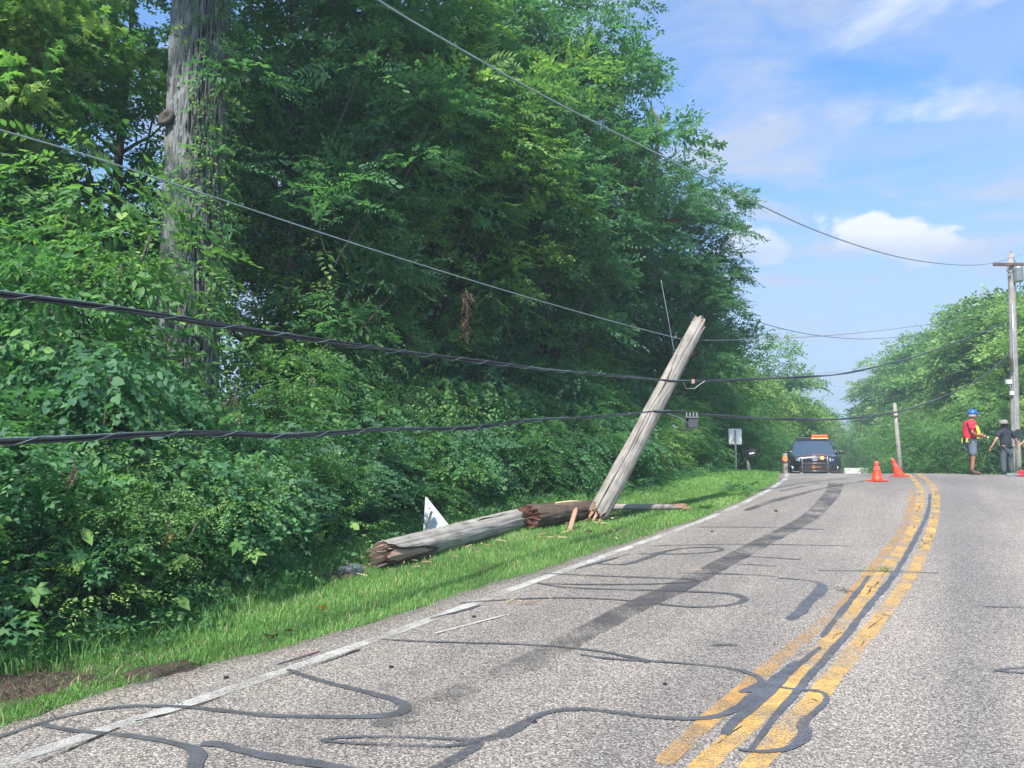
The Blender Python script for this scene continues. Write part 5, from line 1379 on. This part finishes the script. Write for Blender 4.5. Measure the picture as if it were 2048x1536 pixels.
# ------------------------------------------------------------------ cones
def cone(px, d, tilt, rz, lab, H=.46):
    b = gpt(px, d); b.z = float(G0(b.x, b.y)) + RTOP
    e = empty('traffic_cone', b, rz, label=lab, cat='traffic cone', group='orange cones closing the lane'); e.rotation_euler = (0, tilt, rz)
    MB().box((0, 0, .018), (.34, .34, .036)).build('base', M['cone'], e, bevel=.012)
    MB().lathe([(.135, .034), (.125, .05), (.085, .22), (.078, .25)], 24).build('body', M['cone'], e, True)
    MB().lathe([(.084, .25), (.084, .262), (.060, .34), (.060, .35)], 24).build('band', M['cone_band'], e, True)
    MB().lathe([(.058, .35), (.050, .385), (.046, .39), (.046, .40)], 24).build('top_section', M['cone'], e, True)
    MB().lathe([(.050, .40), (.054, .41), (.046, H), (.030, H + .006), (.028, H - .03)], 24).build('cap', M['cone_band'], e, True)
    return e
cone(1749, 17.8, 0, .3, 'upright orange cone standing short of the crest')
c2 = cone(1794, 19.6, R(-24), .1, 'orange cone bent sideways on the crest beside the first cone')
c2.rotation_euler = (0, 0, .1)
for ch in c2.children:
    if ch.name.split('.')[0] != 'base':
        for v in ch.data.vertices: v.co.x -= .45 * max(0, v.co.z - .03)

# ------------------------------------------------------------------ police car
cxp, cyp = px_x(1622, 32.0), 32.0
pc = empty('police_car', (cxp, cyp, float(G0(cxp, cyp)) + RTOP), label='black police SUV facing down the closed lane with its roof light lit red', cat='police car')
pc.rotation_euler = (R(-1.8), 0, R(-20))
def section(y, w, z0, zt, zc, crown=.03):
    return [(-w * .86, y, z0), (-w * .97, y, z0 + .10), (-w, y, (z0 + zt) * .5), (-w * .985, y, zt - .12), (-w * .93, y, zt), (-w * .55, y, zc), (0, y, zc + crown), (w * .55, y, zc), (w * .93, y, zt), (w * .985, y, zt - .12), (w, y, (z0 + zt) * .5), (w * .97, y, z0 + .10), (w * .86, y, z0)]
secs = [section(-2.52, .80, .34, .90, .93), section(-2.47, .90, .28, .97, 1.01), section(-2.30, .965, .26, 1.02, 1.06), section(-1.9, .99, .25, 1.06, 1.11), section(-1.25, 1.0, .25, 1.10, 1.16), section(0, 1.0, .25, 1.10, 1.12), section(2.2, .99, .27, 1.12, 1.13), section(2.45, .93, .35, 1.05, 1.06)]
mb = MB(); n = 13; mb.add([p for s in secs for p in s], [(i * n + k, i * n + k + 1, (i + 1) * n + k + 1, (i + 1) * n + k) for i in range(len(secs) - 1) for k in range(n - 1)] + [(i * n + n - 1, i * n, (i + 1) * n, (i + 1) * n + n - 1) for i in range(len(secs) - 1)] + [tuple(range(n))[::-1], tuple((len(secs) - 1) * n + k for k in range(n))])
body = mb.build('body', M['black_paint'], pc, True)
# greenhouse: pillars and roof
gb = [(-.90, -1.22, 1.10), (.90, -1.22, 1.10), (.92, 2.2, 1.10), (-.92, 2.2, 1.10)]
gt = [(-.70, -.48, 1.70), (.70, -.48, 1.70), (.70, 1.75, 1.72), (-.70, 1.75, 1.72)]
rf = MB(); rf.add(gt + [(-.62, -.40, 1.755), (.62, -.40, 1.755), (.62, 1.6, 1.775), (-.62, 1.6, 1.775)], [(0, 1, 5, 4), (1, 2, 6, 5), (2, 3, 7, 6), (3, 0, 4, 7), (4, 5, 6, 7)]); rf.build('roof', M['black_paint'], pc)
for a, b_ in ((0, 0), (1, 1), (2, 2), (3, 3)):
    MB().tube([gb[a], gt[b_]], [.055, .045], 8).build('pillar', M['black_paint'], pc, True)
MB().add([(-.86, -1.22, 1.13), (.86, -1.22, 1.13), (.67, -.49, 1.69), (-.67, -.49, 1.69), (0, -1.32, 1.13), (0, -.56, 1.70)], [(0, 4, 5, 3), (4, 1, 2, 5)]).build('windscreen', M['windscreen'], pc, True)
for sx in (-1, 1):
    MB().add([(sx * .905, -1.15, 1.12), (sx * .915, 2.1, 1.12), (sx * .705, 1.7, 1.70), (sx * .705, -.46, 1.69)], [(0, 1, 2, 3)]).build('side_window', M['windscreen'], pc)
    m2 = MB().box((sx * 1.08, -1.02, 1.20), (.20, .12, .14)).build('mirror', M['black_plastic'], pc, bevel=.03)
    MB().box((sx * .96, -1.02, 1.15), (.14, .05, .04)).build('mirror_arm', M['black_plastic'], pc)
    # headlamps
    hl = MB().box((sx * .70, -2.455, .86), (.36, .08, .13), Matrix.Rotation(sx * R(14), 3, 'Z')).build('headlight', M['lamp_glass'], pc, bevel=.02)
    MB().lathe([(.045, 0), (.045, .02), (.01, .03)], 12).build('lens', M['chrome'], hl, loc=(sx * .66, -2.50, .86), rot=(PI / 2, 0, 0))
    MB().box((sx * .70, -2.49, .55), (.30, .05, .08)).build('fog_lamp_surround', M['chrome'], pc, bevel=.015)
    for yw in (-1.55, 1.5):
        wh = empty('wheel', (sx * .88, yw, .36)); wh.parent = pc
        MB().lathe([(.22, -.12), (.34, -.12), (.37, -.08), (.37, .08), (.34, .12), (.22, .12)], 28).build('tyre', M['black_rubber'], wh, rot=(0, PI / 2, 0))
        MB().lathe([(.02, .10 * sx), (.22, .11 * sx), (.225, .05 * sx), (.2, .0)], 20).build('rim', M['bar_steel'], wh, rot=(0, PI / 2, 0))
    for q in range(3):
        MB().box((sx * .68, -2.512 + .01 * q, .40 + .07 * q), (.34, .03, .015)).build('bumper_slat', M['chrome'] if sx < 0 else M['bar_steel'], pc)
MB().box((0, -2.50, .82), (1.02, .06, .24)).build('grille', M['black_plastic'], pc, bevel=.02)
for q in range(4): MB().box((0, -2.535, .74 + .055 * q), (.98, .02, .012)).build('grille_bar', M['bar_steel'], pc)
MB().box((0, -2.50, .48), (1.15, .07, .24)).build('lower_grille', M['black_plastic'], pc, bevel=.02)
MB().lathe([(.02, 0), (.11, 0), (.12, .012), (.10, .02), (.01, .022)], 24).build('badge', M['silver_emblem'], pc, loc=(.0, -2.56, .86), rot=(PI / 2, 0, 0), scale=(1, .45, 1))
MB().box((0, -2.42, 1.015), (1.5, .03, .015)).build('hood_edge_trim', M['chrome'], pc)
pbm = empty('push_bumper', (0, 0, 0)); pbm.parent = pc
for sx in (-1, 1):
    MB().tube([(sx * .46, -2.60, .34), (sx * .46, -2.72, .5), (sx * .46, -2.72, .95), (sx * .46, -2.60, 1.06)], .033, 10).build('upright', M['bar_steel'], pbm, True)
for z in (.42, .72, 1.0): MB().tube([(-.46, -2.70, z), (.46, -2.70, z)], .022, 8).build('crossbar', M['bar_steel'], pbm, True)
MB().box((0, -2.715, .57), (.82, .02, .24)).build('push_plate', M['black_plastic'], pbm)
MB().lathe([(.005, 0), (.07, 0), (.075, .008), (.005, .01)], 20).build('round_emblem', M['orange_emblem'], pbm, loc=(-.05, -2.728, .58), rot=(PI / 2, 0, 0))
for k in range(4): MB().box((.06 + .042 * k, -2.73, .58), (.03, .008, .055)).build('emblem_letter', M['orange_emblem'], pbm)
for sx in (-1, 1): MB().box((sx * .50, -2.66, .335), (.09, .06, .05)).build('bumper_foot', M['chrome'], pbm)
lb = empty('light_bar', (0, 0, 0)); lb.parent = pc
MB().box((0, -.05, 1.80), (1.26, .28, .04)).build('light_bar_base', M['black_plastic'], lb, bevel=.01)
MB().box((-.33, -.05, 1.855), (.62, .26, .07)).build('unlit_half', M['black_plastic'], lb, bevel=.02)
MB().box((.31, -.05, 1.832), (.64, .26, .022)).build('lit_lower_lens', M['amber_light'], lb, bevel=.01)
MB().box((.31, -.05, 1.915), (.62, .24, .13)).build('lit_upper_lens', M['red_light'], lb, bevel=.02)
MB().lathe([(.01, 0), (.06, 0), (.065, .02), (.01, .03)], 16).build('grille_light', M['amber_light'], pc, loc=(.27, -2.735, .93), rot=(PI / 2, 0, 0))

# ------------------------------------------------------------------ people
def skin_mesh(name, J, bones, mat, parent, sub=2):
    names = list(J); me = bpy.data.meshes.new(name)
    me.from_pydata([J[k][:3] for k in names], [(names.index(a), names.index(b)) for a, b in bones], [])
    me.materials.append(mat); o = link(name, me, None, parent)
    m = o.modifiers.new('skin', 'SKIN'); m.use_smooth_shade = True
    sv_ = me.skin_vertices[0].data
    for i, k in enumerate(names):
        q = J[k][3:]; sv_[i].radius = (q[0], q[1] if len(q) > 1 else q[0])
    sv_[0].use_root = True
    s = o.modifiers.new('subsurf', 'SUBSURF'); s.levels = sub; s.render_levels = sub
    return o
def person(loc, rz, P, label, scale=1.0):
    """P: pose, figure faces +X; joints in metres"""
    e = empty('person', loc, rz, label=label, cat='person'); e.scale = (scale,) * 3
    J = {'pelvis': (0, 0, .95, .10, .10), 'spine': (P.get('sp', 0), 0, 1.15, .10, .10), 'chest': (P.get('ch', 0), 0, 1.36, .09, .10), 'neck': (P['neck'][0], 0, P['neck'][1], .055),
         'head0': (P['head'][0] - .01, 0, P['head'][1] - .07, .07, .065), 'head': (P['head'][0], 0, P['head'][1], .098, .08), 'head2': (P['head'][0] - .005, 0, P['head'][1] + .08, .085, .07),
         'nose': (P['head'][0] + .105, 0, P['head'][1] - .02, .016), 'ear_l': (P['head'][0] - .01, .085, P['head'][1] - .01, .02), 'ear_r': (P['head'][0] - .01, -.085, P['head'][1] - .01, .02)}
    B = [('pelvis', 'spine'), ('spine', 'chest'), ('chest', 'neck'), ('neck', 'head0'), ('head0', 'head'), ('head', 'head2'), ('head', 'nose'), ('head', 'ear_l'), ('head', 'ear_r')]
    for sd_, y in (('l', 1), ('r', -1)):
        sh, el, wr, ha = P['sh' + sd_], P['el' + sd_], P['wr' + sd_], P['ha' + sd_]
        J['sh' + sd_] = (*(Vector(sh) * .9 + Vector((0, 0, .135))), .05); J['el' + sd_] = (*el, .043); J['wr' + sd_] = (*wr, .028); J['ha' + sd_] = (*ha, .034, .018)
        B += [('chest', 'sh' + sd_), ('sh' + sd_, 'el' + sd_), ('el' + sd_, 'wr' + sd_), ('wr' + sd_, 'ha' + sd_)]
        hv = Vector(ha); fd = (hv - Vector(wr)).normalized(); sv2 = fd.cross(Vector((0, 0, 1)) if abs(fd.z) < .8 else Vector((1, 0, 0))).normalized(); cu = fd.cross(sv2)
        for f_ in range(4):
            a = hv + fd * .03 + sv2 * (f_ - 1.5) * .019; b_ = a + fd * (.035, .042, .038, .028)[f_] + cu * .008; c_ = b_ + fd * .022 + cu * .018
            for q, pp in (('a', a), ('b', b_), ('c', c_)): J[f'f{sd_}{f_}{q}'] = (*pp, .009)
            B += [('ha' + sd_, f'f{sd_}{f_}a'), (f'f{sd_}{f_}a', f'f{sd_}{f_}b'), (f'f{sd_}{f_}b', f'f{sd_}{f_}c')]
        a = hv - fd * .01 + sv2 * .04; b_ = a + fd * .03 + sv2 * .022
        J[f'th{sd_}a'] = (*a, .011); J[f'th{sd_}b'] = (*b_, .010); B += [('ha' + sd_, f'th{sd_}a'), (f'th{sd_}a', f'th{sd_}b')]
        kn_, an2, to = P['kn' + sd_], P['an' + sd_], P['to' + sd_]
        J['hip' + sd_] = (0, y * .10, .90, .10); J['kn' + sd_] = (*kn_, .058); J['an' + sd_] = (*an2, .04); J['to' + sd_] = (*to, .035)
        B += [('pelvis', 'hip' + sd_), ('hip' + sd_, 'kn' + sd_), ('kn' + sd_, 'an' + sd_), ('an' + sd_, 'to' + sd_)]
    skin_mesh('body', J, B, M[P['skin']], e)
    pv = P.get('belly', .0)
    S_ = {'a': (P.get('sp', 0) * .3, 0, .93, .15 + pv * .6, .185), 'b': (P.get('sp', 0) + pv * .3, 0, 1.10, .15 + pv, .18 + pv * .5), 'c': (P.get('ch', 0), 0, 1.30, .145 + pv * .4, .195), 'd': (P.get('ch', 0), 0, 1.42, .11, .15), 'e': (P['neck'][0], 0, P['neck'][1] - .02, .07)}
    SB = [('a', 'b'), ('b', 'c'), ('c', 'd'), ('d', 'e')]
    for sd_ in 'lr':
        sh, el = Vector(P['sh' + sd_]), Vector(P['el' + sd_]); S_['s' + sd_] = (*sh, .098); m_ = sh.lerp(el, .75); S_['t' + sd_] = (*m_, .082); SB += [('d', 's' + sd_), ('s' + sd_, 't' + sd_)]
    skin_mesh('shirt', S_, SB, M[P['shirt']], e)
    T_ = {'p': (0, 0, .93, .145, .185)}; TB = []
    for sd_, y in (('l', 1), ('r', -1)):
        kn_, an2 = Vector(P['kn' + sd_]), Vector(P['an' + sd_]); T_['h' + sd_] = (0, y * .10, .86, .12)
        T_['m' + sd_] = (kn_.x * .6, kn_.y * .95, .66, .11); TB += [('p', 'h' + sd_), ('h' + sd_, 'm' + sd_)]
        T_['k' + sd_] = (*kn_, .098 if P.get('shorts') else .088); TB += [('m' + sd_, 'k' + sd_)]
        if not P.get('shorts'): T_['n' + sd_] = (*(an2 + Vector((0, 0, .02))), .075); TB += [('k' + sd_, 'n' + sd_)]
    skin_mesh('shorts' if P.get('shorts') else 'trousers', T_, TB, M[P['legs']], e)
    for sd_ in 'lr':
        an2, to = Vector(P['an' + sd_]), Vector(P['to' + sd_])
        skin_mesh('boot', {'a': (*(an2 + Vector((0, 0, .10))), .062), 'b': (*(an2 + Vector((0, 0, -.01))), .062), 'c': (*(to + Vector((-.03, 0, .005))), .05, .055), 'd': (*(to + Vector((.05, 0, -.002))), .035, .05)}, [('a', 'b'), ('b', 'c'), ('c', 'd')], M[P['boots']], e)
    hx, hz_ = P['head']
    MB().lathe([(.1, -.04), (.105, .0), (.1, .05), (.08, .09), (.03, .11)], 14, (hx - .02, 0, hz_ - .0)).build('hair', M[P['hair']], e, True)
    for y in (-.035, .035): MB().lathe([(.004, 0), (.009, .004), (.004, .008)], 8, (0, 0, 0)).build('eye', M['black_plastic'], e, loc=(hx + .092, y, hz_ + .005), rot=(0, PI / 2, 0))
    return e
# worker in the red shirt, facing away along the road to the tall pole
wp = gpt(1939, 21.0); wp.z = float(G0(wp.x, wp.y)) + RTOP
P1 = dict(skin='skin_tan', shirt='red_cloth', legs='grey_cloth', boots='brown_boot', hair='hair', shorts=True, belly=.035, sp=-.02, ch=0.0, neck=(.05, 1.52), head=(.10, 1.645),
          shl=(0, .20, 1.43), ell=(.02, .27, 1.16), wrl=(.26, .12, 1.09), hal=(.34, .08, 1.09), shr=(-.02, -.20, 1.43), elr=(-.04, -.27, 1.15), wrr=(.22, -.16, 1.06), har=(.30, -.12, 1.06),
          knl=(.03, .11, .50), anl=(.02, .12, .10), tol=(.20, .14, .04), knr=(0, -.11, .50), anr=(-.05, -.12, .10), tor=(.13, -.13, .04))
w1 = person(wp, R(-12), P1, 'worker in red shirt, yellow vest, blue hard hat and shorts standing near the crest')
MB().lathe([(.122, -.01), (.125, 0), (.12, .03), (.105, .075), (.06, .115), (.01, .125)], 20, (.09, 0, 1.70)).box((.22, 0, 1.705), (.10, .15, .012)).build('hard_hat', M['blue_cap'], w1, True)
vt = MB()
for y in (-1, 1):
    vt.add([(.06, y * .19, 1.50), (.13, y * .06, 1.47), (.21, y * .07, 1.30), (.24, y * .10, 1.10), (.20, y * .12, .98), (.10, y * .20, 1.0), (.12, y * .215, 1.15), (.09, y * .215, 1.32)], [(0, 1, 2, 7), (7, 2, 3, 6), (6, 3, 4, 5)])
    vt.add([(-.16, y * .13, 1.02), (-.14, y * .19, 1.02), (-.13, y * .20, .90), (-.17, y * .12, .90)], [(0, 1, 2, 3)])
vo_ = vt.build('vest', M['hi_vis'], w1); sm_ = vo_.modifiers.new('solidify', 'SOLIDIFY'); sm_.thickness = .018; sm_.offset = 1
st2 = MB()
for y in (-1, 1): st2.box((.175, y * .15, 1.12), (.09, .16, .045), Matrix.Rotation(R(-25 * y), 3, 'Z'))
st2.build('vest_band', M['hi_vis_band'], w1)
MB().lathe([(.163, 0), (.166, .02), (.163, .04)], 20, (0, 0, .965)).build('belt', M['black_boot'], w1, scale=(1.08, 1.25, 1))
tb_ = MB().box((0, 0, 0), (.13, .05, .03)); o = tb_.build('work_glove', M['sign_back'], w1, loc=(.40, .0, 1.05), rot=(0, .4, 0), bevel=.01)
# officer seen from behind
op = gpt(2009, 24.6); op.z = float(G0(op.x, op.y)) + .01
P2 = dict(skin='skin', shirt='black_cloth', legs='slate_cloth', boots='black_boot', hair='hair_dark', belly=.03, sp=0, ch=.02, neck=(.03, 1.52), head=(.05, 1.64),
          shl=(0, .23, 1.44), ell=(-.02, .37, 1.20), wrl=(.06, .46, 1.00), hal=(.10, .48, .93), shr=(0, -.23, 1.44), elr=(-.02, -.37, 1.18), wrr=(.04, -.44, .97), har=(.06, -.46, .89),
          knl=(.01, .13, .50), anl=(-.02, .15, .10), tol=(.14, .18, .04), knr=(.01, -.13, .50), anr=(-.02, -.15, .10), tor=(.14, -.18, .04))
w2 = person(op, R(100), P2, 'officer in black shirt and brimmed hat standing with back turned by the tall pole', 1.0)
MB().lathe([(.235, .012), (.24, .02), (.125, .02), (.12, .03), (.115, .12), (.08, .15), (.01, .14)], 24, (.04, 0, 1.70)).build('brimmed_hat', M['felt'], w2, True)
MB().lathe([(.118, 0), (.121, .012), (.118, .03)], 20, (.04, 0, 1.722)).build('hat_band', M['black_cloth'], w2)
MB().lathe([(.165, 0), (.17, .025), (.165, .05)], 20, (0, 0, .94)).build('duty_belt', M['black_boot'], w2, scale=(1.05, 1.22, 1))
MB().box((-.02, .235, .93), (.08, .05, .14)).build('holster', M['black_boot'], w2, bevel=.01)
# third person, mostly outside the frame
tp = gpt(2062, 22.6); tp.z = float(G(tp.x, tp.y)) + .01
P3 = dict(P2); P3.update(skin='skin', shirt='navy_cloth', legs='slate_cloth', boots='black_boot', belly=.02, shl=(0, .2, 1.42), ell=(.05, .27, 1.15), wrl=(.2, .2, 1.0), hal=(.27, .18, .96), shr=(0, -.2, 1.42), elr=(.05, -.27, 1.15), wrr=(.2, -.2, 1.0), har=(.27, -.18, .96))
w3 = person(tp, R(170), P3, 'person in navy shirt half cut off by the frame beyond the officer', .97)
# red chainsaw on the ground
cs = gpt(2040, 20.4); cs.z = float(G0(cs.x, cs.y)) + .03
ch_ = empty('chainsaw', cs, R(15), label='red chainsaw lying on the ground at the feet of the third person', cat='chainsaw')
MB().add([(-.16, -.09, 0), (.14, -.09, 0), (.17, -.09, .10), (.06, -.09, .17), (-.12, -.09, .14), (-.16, .09, 0), (.14, .09, 0), (.17, .09, .10), (.06, .09, .17), (-.12, .09, .14)], [(0, 1, 2, 3, 4), (9, 8, 7, 6, 5), (0, 5, 6, 1), (1, 6, 7, 2), (2, 7, 8, 3), (3, 8, 9, 4), (4, 9, 5, 0)]).build('housing', M['red_tool'], ch_, bevel=.02)
MB().tube([(-.05, -.1, .12), (-.05, -.11, .22), (-.03, .08, .23), (-.03, .11, .10)], .012, 6).build('front_handle', M['black_plastic'], ch_)
MB().tube([(.13, 0, .05), (.26, 0, .05), (.28, 0, .12), (.12, 0, .15)], .016, 6).build('rear_handle', M['black_plastic'], ch_)
MB().box((-.36, 0, .05), (.44, .012, .07)).build('guide_bar', M['galv'], ch_, bevel=.004)
MB().box((-.36, 0, .05), (.46, .008, .085)).build('chain', M['black_plastic'], ch_)

# bare limbs of the near wood that show between the leaves
def bare_limb(pix, d, r_, lab):
    pts = smooth_path([at(a, b, d) for a, b in pix], .15); n = len(pts)
    o = MB().tube(pts - pts[0], [r_ * (1 - .6 * k / n) for k in range(n)], 8).build('bare_limb', M['bark'], None, True); o.location = pts[0]; return tag(o, lab, 'branch')
bare_limb([(1312, 420), (1308, 340), (1318, 270), (1316, 235), (1300, 215)], 19.5, .09, 'bare crooked grey limb showing against the sky near the edge of the wood')
bare_limb([(1215, 262), (1240, 300), (1260, 330)], 17.4, .04, 'short bare limb crossing under the highest wire')

# ------------------------------------------------------------------ haze: volume added for windscreen glare that lifts the darks, and paler distance
m, nt, p, out = newmat('glare_haze')
nt.nodes.remove(p)
pv = nn(nt, 'ShaderNodeVolumePrincipled')
pv.inputs['Color'].default_value = (0.66, 0.84, 0.95, 1); pv.inputs['Density'].default_value = 0.0026; pv.inputs['Anisotropy'].default_value = 0.1
nt.links.new(pv.outputs[0], out.inputs['Volume'])
hz_ = MB().box((20, 90, 9), (360, 460, 44)).build('haze', m)
tag(hz_, 'thin bluish haze volume added for windscreen glare over the road and woods', kind='stuff')

# wood chips scattered round the broken pieces, on grass and road
gch = np.random.default_rng(77); mb = MB()
for k in range(55):
    px = gch.uniform(690, 1260); py = 1150 - (px - 690) * .17 + gch.normal(6, 12) - 8
    h = hit(px, py, G); a = gch.uniform(0, 6.28)
    splinter(mb, (h.x, h.y, h.z + .045), (math.cos(a), math.sin(a), gch.uniform(-.1, .35)), gch.uniform(.04, .17), gch.uniform(.008, .02), int(gch.integers(0, 3)), k, .008)
for k in range(26):
    px = gch.uniform(900, 1500); py = 1215 - (px - 900) * .33 + abs(gch.normal(0, 40)) + 30
    h = hit(px, py, G0); a = gch.uniform(0, 6.28)
    splinter(mb, (h.x, h.y, h.z + RTOP + .008), (math.cos(a), math.sin(a), 0), gch.uniform(.02, .07), .008, int(gch.integers(0, 3)), k, .006)
tag(mb.build('wood_chips', [M['fresh_wood'], M['split_wood'], M['pale_wood']]), 'small wood chips scattered round the broken pole pieces', kind='stuff')
# grit gathered along the pavement edge
n = 2600; gg_ = np.random.default_rng(78)
s_ = gg_.uniform(0, 20, n); u_ = U_edge(s_) + np.abs(gg_.normal(0, .10, n)) - .03; x_, y_ = xy(s_, u_); r_g = gg_.uniform(.003, .009, n)
T4 = np.array([(1, 0, -.4), (-.6, .8, -.4), (-.5, -.9, -.4), (0, 0, .8)])
V = (T4[None] * r_g[:, None, None] + np.stack([x_, y_, G0(x_, y_) + RTOP + .003], 1)[:, None, :]).reshape(-1, 3)
Fq = (np.array([(0, 1, 3), (1, 2, 3), (2, 0, 3), (0, 2, 1)])[None] + (np.arange(n) * 4)[:, None, None]).reshape(-1, 3)
tag(link('edge_grit', np_mesh('edge_grit', V, Fq, simple('grit', (.22, .2, .18), .9, var=.6, scale=40))), 'loose grit gathered along the pavement edge', kind='stuff')
